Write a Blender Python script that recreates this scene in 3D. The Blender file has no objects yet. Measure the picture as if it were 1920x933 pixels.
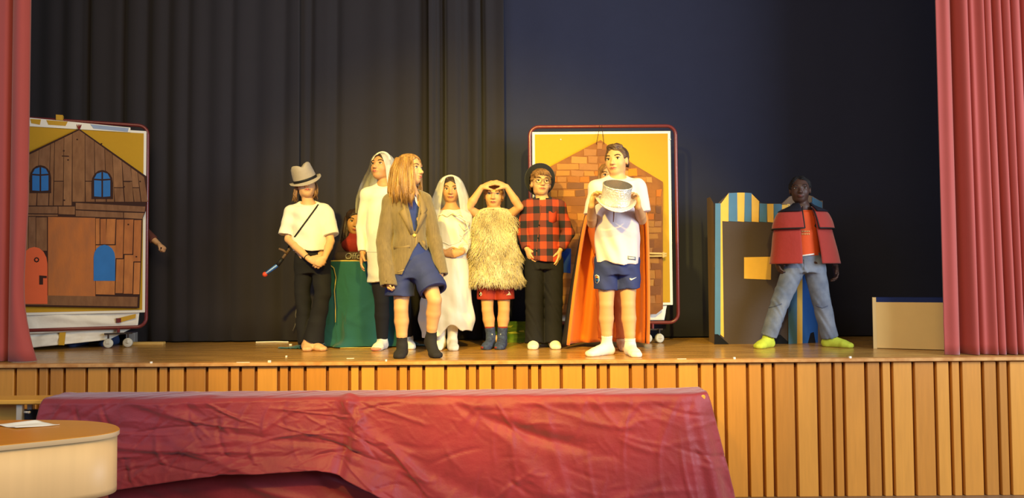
import bpy, math, random
import numpy as np
from mathutils import Vector, Matrix
scene = bpy.context.scene
COL = scene.collection
RND = random.Random(7)

# ------------------------------------------------------------------ camera
FPX = 1400.0                      # focal length in pixels of a 1920 x 933 frame
CAMZ = 1.472
STZ = 0.90                        # height of the stage floor
PITCH, ROLL = math.radians(1.86), math.radians(-0.42)
cd = bpy.data.cameras.new('camera'); cam = bpy.data.objects.new('camera', cd); COL.objects.link(cam)
cd.sensor_width = 36.0; cd.lens = FPX / 1920 * 36.0; cd.clip_start = 0.05
CROT = Matrix.Rotation(math.pi / 2 + PITCH, 3, 'X') @ Matrix.Rotation(ROLL, 3, 'Z')
cam.matrix_world = Matrix.Translation((0, 0, CAMZ)) @ CROT.to_4x4()
scene.camera = cam

# ------------------------------------------------------------------ light
wd = bpy.data.worlds.new('world'); scene.world = wd; wd.use_nodes = True
bg = wd.node_tree.nodes['Background']; bg.inputs[0].default_value = (0.55, 0.68, 1.0, 1); bg.inputs[1].default_value = 0.10

def aim(o, target):
    o.rotation_euler = (Vector(target) - o.location).to_track_quat('-Z', 'Y').to_euler()

def spot(name, loc, target, power, color, deg, blend, radius):
    l = bpy.data.lights.new(name, 'SPOT'); l.energy = power; l.color = color
    l.spot_size = math.radians(deg); l.spot_blend = blend; l.shadow_soft_size = radius
    o = bpy.data.objects.new(name, l); COL.objects.link(o); o.location = loc; aim(o, target); return o

def area(name, loc, target, power, color, sx, sy):
    l = bpy.data.lights.new(name, 'AREA'); l.shape = 'RECTANGLE'; l.size = sx; l.size_y = sy; l.energy = power; l.color = color
    o = bpy.data.objects.new(name, l); COL.objects.link(o); o.location = loc; aim(o, target); return o

WARM = (1.0, 0.72, 0.11)
spot('stage_spotlight', (-1.5, 0.6, 4.3), (-0.45, 5.6, 1.5), 1500, WARM, 46, 0.8, 0.10)
spot('stage_spotlight', (0.9, 0.2, 4.4), (0.35, 5.5, 1.4), 1080, WARM, 38, 0.7, 0.10)
area('window_daylight', (5.6, 1.2, 2.9), (0.9, 4.9, 1.1), 430, (0.72, 0.84, 1.0), 3.6, 2.4)
area('window_daylight', (-5.6, -0.6, 3.2), (3.2, 6.4, 2.0), 125, (0.46, 0.64, 1.0), 3.2, 2.4)
area('hall_ceiling_light', (-0.5, 1.0, 4.6), (-0.6, 3.6, 0.6), 170, (1.0, 0.76, 0.38), 4.0, 2.0)

vs = scene.view_settings
vs.view_transform = 'Standard'; vs.look = 'None'; vs.gamma = 1.0; vs.use_curve_mapping = False
vs.exposure = 0.2

# ------------------------------------------------------------------ helpers
def ray(u, v):
    return CROT @ Vector(((u - 960) / FPX, (466.5 - v) / FPX, -1.0))

def W(u, v, Y):
    """world point seen at photo pixel (u, v) at depth Y"""
    d = ray(u, v); return Vector((0, 0, CAMZ)) + d * (Y / d.y)

def onz(u, v, z):
    d = ray(u, v); return Vector((0, 0, CAMZ)) + d * ((z - CAMZ) / d.z)

def onplane(u, v, O, n):
    d = ray(u, v); c = Vector((0, 0, CAMZ)); return c + d * ((O - c).dot(n) / d.dot(n))

def srgb(r, g, b):
    f = lambda c: (c / 255 / 12.92) if c / 255 <= 0.04045 else ((c / 255 + 0.055) / 1.055) ** 2.4
    return (f(r), f(g), f(b), 1.0)

MATS = {}
def mat(name, col, rough=0.8, var=0.12, scale=12.0, bump=0.0, bscale=60.0, metal=0.0, sheen=0.0, stretch=(1, 1, 1), sss=0.0, spec=0.3, col2=None, detail=4.0):
    """procedural material: colour varied by noise, fine relief from a second noise"""
    if name in MATS: return MATS[name]
    m = bpy.data.materials.new(name); m.use_nodes = True; nt = m.node_tree; N = nt.nodes; L = nt.links
    b = N['Principled BSDF']
    b.inputs['Roughness'].default_value = rough; b.inputs['Metallic'].default_value = metal
    b.inputs['Specular IOR Level'].default_value = spec
    if sheen: b.inputs['Sheen Weight'].default_value = sheen
    if sss: b.inputs['Subsurface Weight'].default_value = sss; b.inputs['Subsurface Radius'].default_value = (0.01, 0.004, 0.002)
    tc = N.new('ShaderNodeTexCoord'); mp = N.new('ShaderNodeMapping'); mp.inputs['Scale'].default_value = stretch
    L.new(tc.outputs['Object'], mp.inputs['Vector'])
    nz = N.new('ShaderNodeTexNoise'); nz.inputs['Scale'].default_value = scale; nz.inputs['Detail'].default_value = detail
    L.new(mp.outputs[0], nz.inputs['Vector'])
    mx = N.new('ShaderNodeMix'); mx.data_type = 'RGBA'
    c = srgb(*col)
    if col2 is None:
        mx.inputs[6].default_value = tuple(x * (1 - var) for x in c[:3]) + (1,)
        mx.inputs[7].default_value = tuple(min(1, x * (1 + var)) for x in c[:3]) + (1,)
        L.new(nz.outputs['Fac'], mx.inputs[0])
    else:
        mx.inputs[6].default_value = c; mx.inputs[7].default_value = srgb(*col2)
        rp = N.new('ShaderNodeMapRange'); rp.inputs[1].default_value = 0.35; rp.inputs[2].default_value = 0.65
        L.new(nz.outputs['Fac'], rp.inputs[0]); L.new(rp.outputs[0], mx.inputs[0])
    L.new(mx.outputs[2], b.inputs['Base Color'])
    if bump:
        n2 = N.new('ShaderNodeTexNoise'); n2.inputs['Scale'].default_value = bscale; n2.inputs['Detail'].default_value = 3
        L.new(mp.outputs[0], n2.inputs['Vector'])
        bp = N.new('ShaderNodeBump'); bp.inputs['Strength'].default_value = bump; bp.inputs['Distance'].default_value = 0.01
        L.new(n2.outputs['Fac'], bp.inputs['Height']); L.new(bp.outputs[0], b.inputs['Normal'])
    MATS[name] = m; return m

def origin(parent):
    o = Vector((0, 0, 0))
    while parent is not None:
        o += parent.location; parent = parent.parent
    return o

def link_mesh(name, verts, faces, material, parent=None, smooth=True, loc=None):
    """one mesh object; verts are world coordinates"""
    off = origin(parent)
    if parent is None and loc is not None: off = Vector(loc)
    me = bpy.data.meshes.new(name)
    if isinstance(verts, np.ndarray):
        vv = (verts - np.array(off)).astype(np.float32)
        nf = len(faces); q = faces.shape[1]
        me.vertices.add(len(vv)); me.vertices.foreach_set('co', vv.ravel())
        me.loops.add(nf * q); me.loops.foreach_set('vertex_index', faces.astype(np.int32).ravel())
        me.polygons.add(nf); me.polygons.foreach_set('loop_start', np.arange(0, nf * q, q, dtype=np.int32))
        me.update(calc_edges=True)
    else:
        me.from_pydata([tuple(Vector(v) - off) for v in verts], [], faces)
    if smooth: me.polygons.foreach_set('use_smooth', np.ones(len(me.polygons), dtype=bool))
    if isinstance(material, (list, tuple)):
        for m in material: me.materials.append(m)
    else: me.materials.append(material)
    me.validate(); me.update()
    o = bpy.data.objects.new(name, me); COL.objects.link(o)
    if parent is not None: o.parent = parent
    elif loc is not None: o.location = off
    return o

def tag(o, label, cat=None, group=None, kind=None):
    o['label'] = label
    if cat: o['category'] = cat
    if group: o['group'] = group
    if kind: o['kind'] = kind
    return o

def thing(name, loc, label, cat, group=None, kind=None):
    o = bpy.data.objects.new(name, None); COL.objects.link(o); o.location = loc; o.empty_display_size = 0.05
    return tag(o, label, cat, group, kind)

class MB:
    """collects shapes for ONE mesh"""
    def __init__(s): s.v = []; s.f = []
    def box(s, c, size, rz=0.0, bevel=0.0):
        c = Vector(c); k = len(s.v); x, y, z = (d / 2 for d in size); M = Matrix.Rotation(rz, 3, 'Z'); e = min(bevel, x * .9, y * .9, z * .9)
        if e <= 0:
            for sz in (-1, 1):
                for sx, sy in ((-1, -1), (1, -1), (1, 1), (-1, 1)): s.v.append(c + M @ Vector((sx * x, sy * y, sz * z)))
            s.f += [tuple(k + i for i in f) for f in ((3, 2, 1, 0), (4, 5, 6, 7), (0, 1, 5, 4), (1, 2, 6, 5), (2, 3, 7, 6), (3, 0, 4, 7))]
        else:
            rings = [(-z, e), (-z + e, 0), (z - e, 0), (z, e)]
            for zz, ins in rings:
                a, b = x - ins, y - ins
                for p in ((-a + e, -b), (a - e, -b), (a, -b + e), (a, b - e), (a - e, b), (-a + e, b), (-a, b - e), (-a, -b + e)):
                    s.v.append(c + M @ Vector((p[0], p[1], zz)))
            for r in range(3):
                for i in range(8):
                    j = (i + 1) % 8; s.f.append((k + r * 8 + i, k + r * 8 + j, k + r * 8 + 8 + j, k + r * 8 + 8 + i))
            s.f.append(tuple(k + 7 - i for i in range(8))); s.f.append(tuple(k + 24 + i for i in range(8)))
        return s
    def prism(s, pts, d):
        """polygon of world points (seen counter-clockwise from the front) extruded by vector d to the back"""
        k = len(s.v); n = len(pts); d = Vector(d)
        s.v += [Vector(p) for p in pts] + [Vector(p) + d for p in pts]
        s.f.append(tuple(range(k, k + n))); s.f.append(tuple(range(k + 2 * n - 1, k + n - 1, -1)))
        for i in range(n):
            j = (i + 1) % n; s.f.append((k + j, k + i, k + n + i, k + n + j))
        return s
    def tube(s, pts, r, n=8, closed=False, caps=True):
        pts = [Vector(p) for p in pts]; m = len(pts); rs = r if isinstance(r, (list, tuple)) else [r] * m
        k = len(s.v); up = None
        for i, p in enumerate(pts):
            if closed: t = pts[(i + 1) % m] - pts[i - 1]
            else: t = pts[min(i + 1, m - 1)] - pts[max(i - 1, 0)]
            if t.length < 1e-9: t = Vector((0, 0, 1))
            t.normalize()
            if up is None:
                up = Vector((0, 0, 1)) if abs(t.z) < 0.9 else Vector((1, 0, 0))
            a = t.cross(up)
            if a.length < 1e-6: a = t.orthogonal()
            a.normalize(); b = t.cross(a); up = -b if False else a.cross(t)
            for j in range(n):
                an = 2 * math.pi * j / n; s.v.append(p + (a * math.cos(an) + b * math.sin(an)) * rs[i])
        for i in range(m if closed else m - 1):
            i2 = (i + 1) % m
            for j in range(n):
                j2 = (j + 1) % n; s.f.append((k + i * n + j, k + i * n + j2, k + i2 * n + j2, k + i2 * n + j))
        if caps and not closed:
            s.f.append(tuple(k + n - 1 - j for j in range(n))); s.f.append(tuple(k + (m - 1) * n + j for j in range(n)))
        return s
    def lathe(s, prof, M, n=32, sx=1.0, sy=1.0, warp=None):
        """profile [(r, z)] revolved about local z, then matrix M (4x4)"""
        k = len(s.v)
        for r, z in prof:
            for j in range(n):
                a = 2 * math.pi * j / n; p = Vector((r * math.cos(a) * sx, r * math.sin(a) * sy, z))
                if warp: p = warp(p)
                s.v.append(M @ p)
        for i in range(len(prof) - 1):
            for j in range(n):
                j2 = (j + 1) % n; s.f.append((k + i * n + j, k + i * n + j2, k + (i + 1) * n + j2, k + (i + 1) * n + j))
        return s
    def ball(s, c, r, n=12, m=8, M=None):
        c = Vector(c); r = Vector((r, r, r)) if isinstance(r, (int, float)) else Vector(r); k = len(s.v); M = M or Matrix.Identity(3)
        for i in range(m + 1):
            th = math.pi * i / m
            for j in range(n):
                a = 2 * math.pi * j / n
                s.v.append(c + M @ Vector((r.x * math.sin(th) * math.cos(a), r.y * math.sin(th) * math.sin(a), r.z * math.cos(th))))
        for i in range(m):
            for j in range(n):
                j2 = (j + 1) % n; s.f.append((k + i * n + j, k + (i + 1) * n + j, k + (i + 1) * n + j2, k + i * n + j2))
        return s
    def grid(s, P):
        """P[i][j] points"""
        k = len(s.v); a = len(P); b = len(P[0])
        for row in P: s.v += [Vector(p) for p in row]
        for i in range(a - 1):
            for j in range(b - 1): s.f.append((k + i * b + j, k + i * b + j + 1, k + (i + 1) * b + j + 1, k + (i + 1) * b + j))
        return s
    def build(s, name, material, parent=None, smooth=False, loc=None, solid=0.0):
        o = link_mesh(name, s.v, s.f, material, parent, smooth, loc)
        if solid:
            md = o.modifiers.new('thickness', 'SOLIDIFY'); md.thickness = solid; md.offset = 0
        return o

# ------------------------------------------------------------------ smooth solids (signed distance volumes -> surface nets)
def smin(a, b, k):
    if k <= 0: return np.minimum(a, b)
    h = np.maximum(k - np.abs(a - b), 0) / k
    return np.minimum(a, b) - h * h * k * 0.25

class Vol:
    def __init__(s, lo, hi, h):
        s.lo = np.array(lo, float); s.h = h
        s.n = np.ceil((np.array(hi, float) - s.lo) / h).astype(int) + 1
        s.D = np.full(tuple(s.n), 0.5, np.float32)
    def region(s, lo, hi):
        a = np.clip(np.floor((np.array(lo) - s.lo) / s.h).astype(int), 0, s.n); b = np.clip(np.ceil((np.array(hi) - s.lo) / s.h).astype(int) + 1, 0, s.n)
        sl = tuple(slice(i, j) for i, j in zip(a, b))
        ax = [(s.lo[i] + s.h * np.arange(a[i], b[i])).astype(np.float32) for i in range(3)]
        return sl, ax[0][:, None, None], ax[1][None, :, None], ax[2][None, None, :]
    def op(s, lo, hi, f, k, mode):
        pad = k + 3 * s.h
        sl, X, Y, Z = s.region(np.array(lo) - pad, np.array(hi) + pad)
        if 0 in s.D[sl].shape: return s
        d = f(X, Y, Z); A = s.D[sl]
        if mode == 'add': s.D[sl] = smin(A, d, k)
        else: s.D[sl] = -smin(-A, d, k)
        return s
    def cap(s, a, b, r1, r2=None, k=0.02, flat0=False, flat1=False, mode='add'):
        a = np.array(a, float); b = np.array(b, float); r2 = r1 if r2 is None else r2; ba = b - a; L2 = float(ba @ ba) + 1e-12; L = math.sqrt(L2); R = max(r1, r2)
        def f(X, Y, Z):
            x, y, z = X - a[0], Y - a[1], Z - a[2]
            t0 = (x * ba[0] + y * ba[1] + z * ba[2]) / L2; t = np.clip(t0, 0, 1)
            d = np.sqrt((x - ba[0] * t) ** 2 + (y - ba[1] * t) ** 2 + (z - ba[2] * t) ** 2) - (r1 + (r2 - r1) * t)
            if flat1: d = np.maximum(d, (t0 - 1) * L)
            if flat0: d = np.maximum(d, -t0 * L)
            return d
        return s.op(np.minimum(a, b) - R, np.maximum(a, b) + R, f, k, mode)
    def ell(s, c, r, M=None, k=0.02, mode='add'):
        c = np.array(c, float); r = np.array(r, float); R = r.max(); M = np.eye(3) if M is None else np.array(M, float)
        def f(X, Y, Z):
            x, y, z = X - c[0], Y - c[1], Z - c[2]
            q = [(M[i][0] * x + M[i][1] * y + M[i][2] * z) for i in range(3)]
            k0 = np.sqrt((q[0] / r[0]) ** 2 + (q[1] / r[1]) ** 2 + (q[2] / r[2]) ** 2)
            k1 = np.sqrt((q[0] / r[0] ** 2) ** 2 + (q[1] / r[1] ** 2) ** 2 + (q[2] / r[2] ** 2) ** 2) + 1e-9
            return k0 * (k0 - 1) / k1
        return s.op(c - R, c + R, f, k, mode)
    def loft(s, st, yaw=0.0, k=0.02, mode='add', fold=None, p=2.0, tilt=None):
        """stations (z, cx, cy, rx, ry), rising z; fold(theta, Z) scales the radius; flat ends"""
        st = sorted(st); zs = np.array([q[0] for q in st]); zz = np.linspace(zs[0], zs[-1], 160)
        ker = np.hanning(13); ker /= ker.sum(); cols = []
        for i in range(1, 5):
            c = np.interp(zz, zs, [q[i] for q in st]); c = np.convolve(np.pad(c, 6, mode='edge'), ker, 'valid'); cols.append(c)
        R = max(max(q[3], q[4]) for q in st) * 1.15; cx = [q[1] for q in st]; cy = [q[2] for q in st]; cs, sn = math.cos(yaw), math.sin(yaw)
        def f(X, Y, Z):
            g = [np.interp(Z, zz, c).astype(np.float32) for c in cols]
            x0, y0 = X - g[0], Y - g[1]
            x = x0 * cs + y0 * sn; y = -x0 * sn + y0 * cs
            rx, ry = g[2], g[3]
            if fold is not None:
                th = np.arctan2(x / rx, -y / ry); m = 1 + fold(th, Z); rx = rx * m; ry = ry * m
            if p == 2.0: e = np.sqrt((x / rx) ** 2 + (y / ry) ** 2)
            else: e = (np.abs(x / rx) ** p + np.abs(y / ry) ** p) ** (1 / p)
            d = (e - 1) * np.minimum(rx, ry)
            zb = zs[0] if tilt is None else zs[0] + tilt(x, y)
            return np.maximum(np.maximum(d, zb - Z), Z - zs[-1])
        return s.op((min(cx) - R, min(cy) - R, zs[0]), (max(cx) + R, max(cy) + R, zs[-1]), f, k, mode)
    def func(s, f):
        sl, X, Y, Z = s.region(s.lo, s.lo + s.n * s.h); s.D = f(s.D, X, Y, Z).astype(np.float32); return s
    def wrinkle(s, a, seed=1, n=5, f=(25, 60), vert=.5):
        """soft cloth folds: patches of oblique waves"""
        r = random.Random(seed); q = []
        for _ in range(n):
            fr = r.uniform(*f); an = r.gauss(0, vert) ; q.append((fr * math.cos(an), fr * math.sin(an) * r.choice((-1, 1)), fr * .6 * r.uniform(-1, 1), r.uniform(0, 6.28), r.uniform(5, 13), r.uniform(5, 13), r.uniform(0, 6.28), r.uniform(0, 6.28), r.uniform(1, 2.5)))
        def g(D, X, Y, Z):
            h = 0
            for kx, kz, ky, p, mx, mz, px_, pz, bend in q:
                h = h + np.sin(X * kx + Z * kz + Y * ky + p + bend * np.sin(Z * 7 + X * 5 + pz)) * np.clip(np.sin(X * mx + px_ + Y * 3) * np.sin(Z * mz + pz) + .25, 0, 1)
            return D + a * h
        return s.func(g)
    def floor(s, z):
        return s.func(lambda D, X, Y, Z: np.maximum(D, z - Z))
    def at(s, p):
        g = (np.array(p, float) - s.lo) / s.h
        if (g < 0).any() or (g > s.n - 2).any(): return 0.5
        i = g.astype(int); t = g - i; v = s.D[i[0]:i[0] + 2, i[1]:i[1] + 2, i[2]:i[2] + 2]
        v = v[0] * (1 - t[0]) + v[1] * t[0]; v = v[0] * (1 - t[1]) + v[1] * t[1]; return float(v[0] * (1 - t[2]) + v[1] * t[2])
    def hit(s, o, d, far=1.5, off=0.0015):
        """first surface point from o along d"""
        o = Vector(o); d = Vector(d).normalized(); t = 0.0; st = s.h * 0.5; last = None
        while t < far:
            q = s.at(o + d * t)
            if q <= 0:
                for _ in range(6):
                    m = t - st / 2
                    if s.at(o + d * m) <= 0: t = m
                    st /= 2
                return o + d * (t - off)
            t += max(st, min(q * 0.7, 0.05)) if q < 0.4 else 0.01
        return None
    def net(s):
        D = s.D; I = D < 0
        n = [k - 1 for k in D.shape]
        c = np.zeros(n, np.int8)
        for dx in (0, 1):
            for dy in (0, 1):
                for dz in (0, 1): c += I[dx:dx + n[0], dy:dy + n[1], dz:dz + n[2]]
        act = (c > 0) & (c < 8); ii = np.argwhere(act)
        idm = np.full(n, -1, np.int32); idm[act] = np.arange(len(ii))
        pos = np.zeros((len(ii), 3)); cnt = np.zeros(len(ii))
        cor = [(a, b, e) for a in (0, 1) for b in (0, 1) for e in (0, 1)]
        val = {q: D[ii[:, 0] + q[0], ii[:, 1] + q[1], ii[:, 2] + q[2]].astype(np.float64) for q in cor}
        for q in cor:
            for ax in range(3):
                if q[ax]: continue
                r = list(q); r[ax] = 1; r = tuple(r); a, b = val[q], val[r]; m = (a < 0) != (b < 0)
                t = np.where(m, a / np.where(m, a - b, 1), 0)
                pp = np.array(q, float)[None, :].repeat(len(ii), 0); pp[:, ax] += t
                pos[m] += pp[m]; cnt[m] += 1
        V = (pos / cnt[:, None] + ii) * s.h + s.lo
        F = []
        for ax in range(3):
            b, e = (ax + 1) % 3, (ax + 2) % 3
            lo = [slice(None)] * 3; hi = [slice(None)] * 3; lo[ax] = slice(0, -1); hi[ax] = slice(1, None)
            x = I[tuple(lo)] != I[tuple(hi)]; sgn = I[tuple(lo)]
            e0 = np.argwhere(x); e0 = e0[(e0[:, b] > 0) & (e0[:, e] > 0) & (e0[:, b] < n[b]) & (e0[:, e] < n[e])]
            if not len(e0): continue
            def cell(db, de):
                q = e0.copy(); q[:, b] += db; q[:, e] += de; return idm[q[:, 0], q[:, 1], q[:, 2]]
            f = np.stack([cell(-1, -1), cell(0, -1), cell(0, 0), cell(-1, 0)], 1)
            flip = ~sgn[e0[:, 0], e0[:, 1], e0[:, 2]]; f[flip] = f[flip][:, ::-1]; F.append(f)
        return V, np.concatenate(F)
    def build(s, name, material, parent=None):
        V, F = s.net(); return link_mesh(name, V, F, material, parent, True)

def noise1(x, seed, n=7, f0=1.0, f1=8.0):
    r = np.random.RandomState(seed); out = 0
    for _ in range(n):
        f = f0 * (f1 / f0) ** r.rand(); out = out + np.sin(x * f * 2 * math.pi + r.rand() * 6.28) / (1 + f / f0 * 0.5)
    return out / n * 2
# ------------------------------------------------------------------ setting
YF, YB = 4.91, 6.9                 # stage front and back
M_FLOOR = mat('stage_floor_wood', (198, 148, 76), 0.22, 0.0, 3.0, 0.05, 30, stretch=(1, 9, 1), col2=(160, 116, 58), spec=0.5)
M_BOARD = [mat('fascia_wood_%d' % i, c, 0.42, 0.16, 5.0, 0.05, 40, stretch=(9, 9, 0.7), spec=0.4) for i, c in enumerate(((196, 130, 48), (186, 121, 43), (202, 137, 53), (178, 116, 43)))]
M_GROOVE = mat('groove_wood', (130, 72, 30), 0.6, 0.15)
M_LIP = mat('lip_wood', (205, 152, 90), 0.45, 0.0, 14.0, 0.1, 30, stretch=(1, 1, 1), col2=(182, 122, 62))
M_HALL = mat('hall_floor_lino', (120, 90, 62), 0.5, 0.1, 4)
M_WALL = mat('hall_wall_paint', (150, 138, 122), 0.8, 0.04, 2)
M_BLACK = mat('back_wall_paint', (32, 32, 36), 0.9, 0.05, 2)

o = MB().box((0, 1.0, -0.05), (12, 8.0, 0.1)).build('floor', M_HALL); tag(o, 'brown hall floor in front of the stage', None, None, 'structure')
stage = thing('stage', (0, 5.9, 0), 'raised wooden stage with a front of vertical boards', None, None, 'structure'); stage.pop('category', None)
MB().box((0, (YF + 0.06 + YB) / 2, STZ - 0.02), (9.6, YB - YF - 0.06, 0.04)).build('stage_floor', M_FLOOR, stage)
MB().box((0, YF + 0.05, (STZ - 0.045) / 2), (9.6, 0.02, STZ - 0.045)).build('groove_backing', M_GROOVE, stage)
MB().box((0, YF + 0.024, STZ - 0.0115), (9.6, 0.075, 0.023), bevel=0.004).build('floor_lip', M_LIP, stage)
GR = [25.5, 68, 88.75, 117.5, 159.3, 201.5, 221.3, 251.3, 293.8, 313, 344.5, 385.8, 428, 448.8, 478.2, 520.5, 540.8, 570.5, 612.5, 654.3, 673.8, 703.8, 745.5, 765, 793.8, 835, 875.8, 895,
      923.8, 965, 993, 1012, 1052.5, 1094.3, 1122, 1141.3, 1182.5, 1210.8, 1230, 1270.8, 1312.5, 1341.4, 1361.1, 1402.9, 1431.4, 1451.6, 1493.4, 1535.2, 1563.8, 1583.5, 1625.4, 1653.9, 1674, 1714.7, 1755.8, 1784.3, 1804, 1844.8, 1873.3, 1893.5]
gx = [W(u, 700, YF).x for u in GR]
a = 0.1475
left = [gx[0] - a, gx[0] - 2 * a, gx[0] - 2.7 * a, gx[0] - 3.2 * a, gx[0] - 4.2 * a]; right = [gx[-1] + a, gx[-1] + 2 * a, gx[-1] + 2.7 * a, gx[-1] + 3.2 * a, gx[-1] + 4.2 * a]
gx = sorted(left) + gx + right
for k, st_ in enumerate((.7, .5, 1, .7, .5, 1, 1, .7, .5, 1, .7, .5)):
    if gx[-1] < 4.65: gx.append(gx[-1] + st_ * a)
    if gx[0] > -4.65: gx.insert(0, gx[0] - st_ * a)
for i in range(len(gx) - 1):
    w = gx[i + 1] - gx[i] - 0.020; zt = STZ - 0.026 - RND.random() * 0.003
    MB().box(((gx[i] + gx[i + 1]) / 2, YF + 0.028, zt / 2), (w, 0.026 + RND.random() * 0.003, zt), bevel=0.003).build('fascia_board', M_BOARD[RND.randrange(4)], stage)
o = MB().box((0, YB + 0.05, 2.3), (9.6, 0.1, 4.6)).build('wall_back', M_BLACK); tag(o, 'dark wall behind the stage curtains', None, None, 'structure')
for sx, nm in ((-1, 'left'), (1, 'right')):
    o = MB().box((sx * 4.9, YF + 0.35, 2.4), (1.7, 0.3, 4.8)).build('wall_' + nm, M_WALL); tag(o, 'plain wall beside the stage opening on the ' + nm, None, None, 'structure')

# small chips, pins and tape marks along the stage edge
M_WHITE = mat('white_paper', (238, 232, 215), 0.7, 0.04)
def scrap(u, v, w, d, label, h=0.004):
    p = onz(u, v, STZ); p.y = max(p.y, YF + 0.0)
    o = MB().box((p.x, p.y, STZ + h / 2), (w, d, h), RND.uniform(-.3, .3), bevel=0.001).build('paper_scrap', M_WHITE, None, False, (p.x, p.y, STZ)); tag(o, label, 'paper scrap', 'paper scraps on the stage floor')
def tape(u, v, w, d, label):
    p = onz(u, v, STZ)
    o = MB().box((p.x, max(p.y, YF + .0), STZ + 0.001), (w, d, 0.002)).build('tape_mark', M_WHITE, None, False, (p.x, p.y, STZ)); tag(o, label, 'tape', 'tape marks on the stage edge')
scrap(279, 682, .014, .012, 'small white paper crumb on the stage edge in front of the left pinboard', .012)
scrap(503, 680, .018, .012, 'white paper crumb on the stage edge left of the barefoot person', .014)
scrap(537, 668.5, .012, .012, 'tiny white crumb on the stage floor in front of the barefoot person', .008)
scrap(724, 677, .012, .010, 'white crumb on the stage edge below the blazer wearer', .012)
scrap(1380, 674, .014, .012, 'white paper crumb on the stage edge below the striped booth', .013)
scrap(1603, 673.5, .016, .012, 'white paper crumb on the stage edge below the red-caped person', .013)
scrap(545, 647, .022, .015, 'white crumb beside the green cloth and the black curtain hem', .012)
tape(456, 679, .085, .012, 'short white tape strip on the stage edge, leftmost of the tape marks')
tape(1278, 672.5, .06, .010, 'short white tape strip on the stage edge right of the white-socked hat holder')
tape(657, 671.5, .05, .010, 'faint pale tape strip on the stage floor below the green cloth')

# ------------------------------------------------------------------ curtains
M_BCURT = mat('black_curtain_cloth', (45, 40, 41), 0.9, 0.06, 8, 0.08, 220, sheen=0.1)
M_BCURT_DAYLIT = mat('black_curtain_cloth_daylit', (43, 45, 64), 0.9, 0.06, 8, 0.08, 220, sheen=0.1)  # same black cloth, with bluish daylight mixed into its colour
M_RCURT = mat('red_curtain_cloth', (164, 68, 58), 0.75, 0.05, 6, 0.06, 260, sheen=0.35)

def curtain(name, x0, x1, y, z0, z1, yfun, material, label, nx=200, nz=14, xfun=None, solid=0.006):
    P = []
    for j in range(nz + 1):
        t = j / nz; z = z0 + (z1 - z0) * t; row = []
        for i in range(nx + 1):
            x = x0 + (x1 - x0) * i / nx; xx = x + (xfun(x, t) if xfun else 0)
            row.append((xx, y + yfun(x, t), z))
        P.append(row)
    o = MB().grid(P).build(name, material, None, True, ((x0 + x1) / 2, y, z0), solid); tag(o, label, 'curtain', 'stage curtains'); return o

def folds(lst):
    """lst of (pixel x, half width px, depth) grooves; depth > 0 goes back"""
    q = [(W(u, 300, 6.4).x, w / 1400 * 6.4, d) for u, w, d in lst]
    def f(x, t):
        s = 0
        for c, w, d in q:
            e = (x - c - 0.012 * math.sin(3 * t + c)) / w
            if abs(e) < 3: s += d * .6 * math.exp(-e * e)
        return s
    return f
XL = W(-330, 300, 6.4).x
f1 = folds([(70, 16, .05), (112, 13, .06), (150, 9, .07), (163, 6, .09), (205, 20, .05), (228, 9, .07), (272, 12, .08), (312, 12, .07), (350, 10, .06), (388, 14, .05), (432, 10, .06), (478, 16, .05), (530, 12, .07), (-60, 20, .07), (-140, 20, .07), (-220, 20, .07), (20, 14, .06)])
curtain('black_curtain', XL, W(561, 300, 6.4).x, 6.40, STZ + 0.012, 4.25, f1, M_BCURT, 'long black pleated curtain behind the painted wooden house', 240)
f2 = folds([(578, 6, .06), (625, 10, .06), (682, 22, .04), (735, 16, .045), (790, 9, .07), (800, 4, .10)])
curtain('black_curtain', W(559, 300, 6.45).x, W(806, 300, 6.45).x, 6.46, STZ + 0.012, 4.25, f2, M_BCURT, 'black curtain panel behind the two people in veils', 140)
f3 = folds([(822, 4, .10), (830, 4, .14), (862, 6, .04), (876, 9, .08), (902, 5, .13), (925, 14, .05), (814, 4, .05)])
curtain('black_curtain', W(805, 300, 6.45).x, W(946, 300, 6.45).x, 6.42, STZ + 0.012, 4.25, f3, M_BCURT, 'narrow bunched black curtain panel behind the fur vest wearer', 120)
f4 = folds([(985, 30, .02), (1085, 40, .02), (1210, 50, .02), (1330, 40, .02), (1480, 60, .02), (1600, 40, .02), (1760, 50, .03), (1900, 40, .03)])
curtain('black_curtain', W(938, 300, 6.5).x, W(2200, 300, 6.5).x, 6.50, STZ + 0.012, 4.25, f4, M_BCURT_DAYLIT, 'wide flat dark curtain behind the brick house and the striped booth', 120)

# red front curtains
def rf_left(x, t):
    u = (x - W(48, 400, 5.05).x) / 5.05 * 1400
    d = 0.05 * math.exp(-((u + 36) / 4.5) ** 2) + 0.045 * math.exp(-((u - 2) / 6) ** 2) + 0.06 * math.exp(-((u + 95) / 14) ** 2) + 0.06 * math.exp(-((u + 150) / 14) ** 2) + .06 * math.exp(-((u + 200) / 14) ** 2)
    return d - 0.03 * math.exp(-((u + 14) / 14) ** 2)
def rx_left(x, t):
    e = max(0.0, 0.16 - t) / 0.16; k = max(0, (x - W(20, 400, 5.05).x) / 0.10)
    return (0.075 * e ** 2.2 - 0.03 * max(0, min(1, (0.30 - t) / 0.2)) * (1 - e)) * min(k, 1.0)
curtain('red_curtain', W(-300, 400, 5.05).x, W(47, 400, 5.05).x, 5.06, STZ + 0.004, 4.4, rf_left, M_RCURT, 'red stage curtain at the far left beside the wooden house', 180, 40, rx_left)
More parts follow.
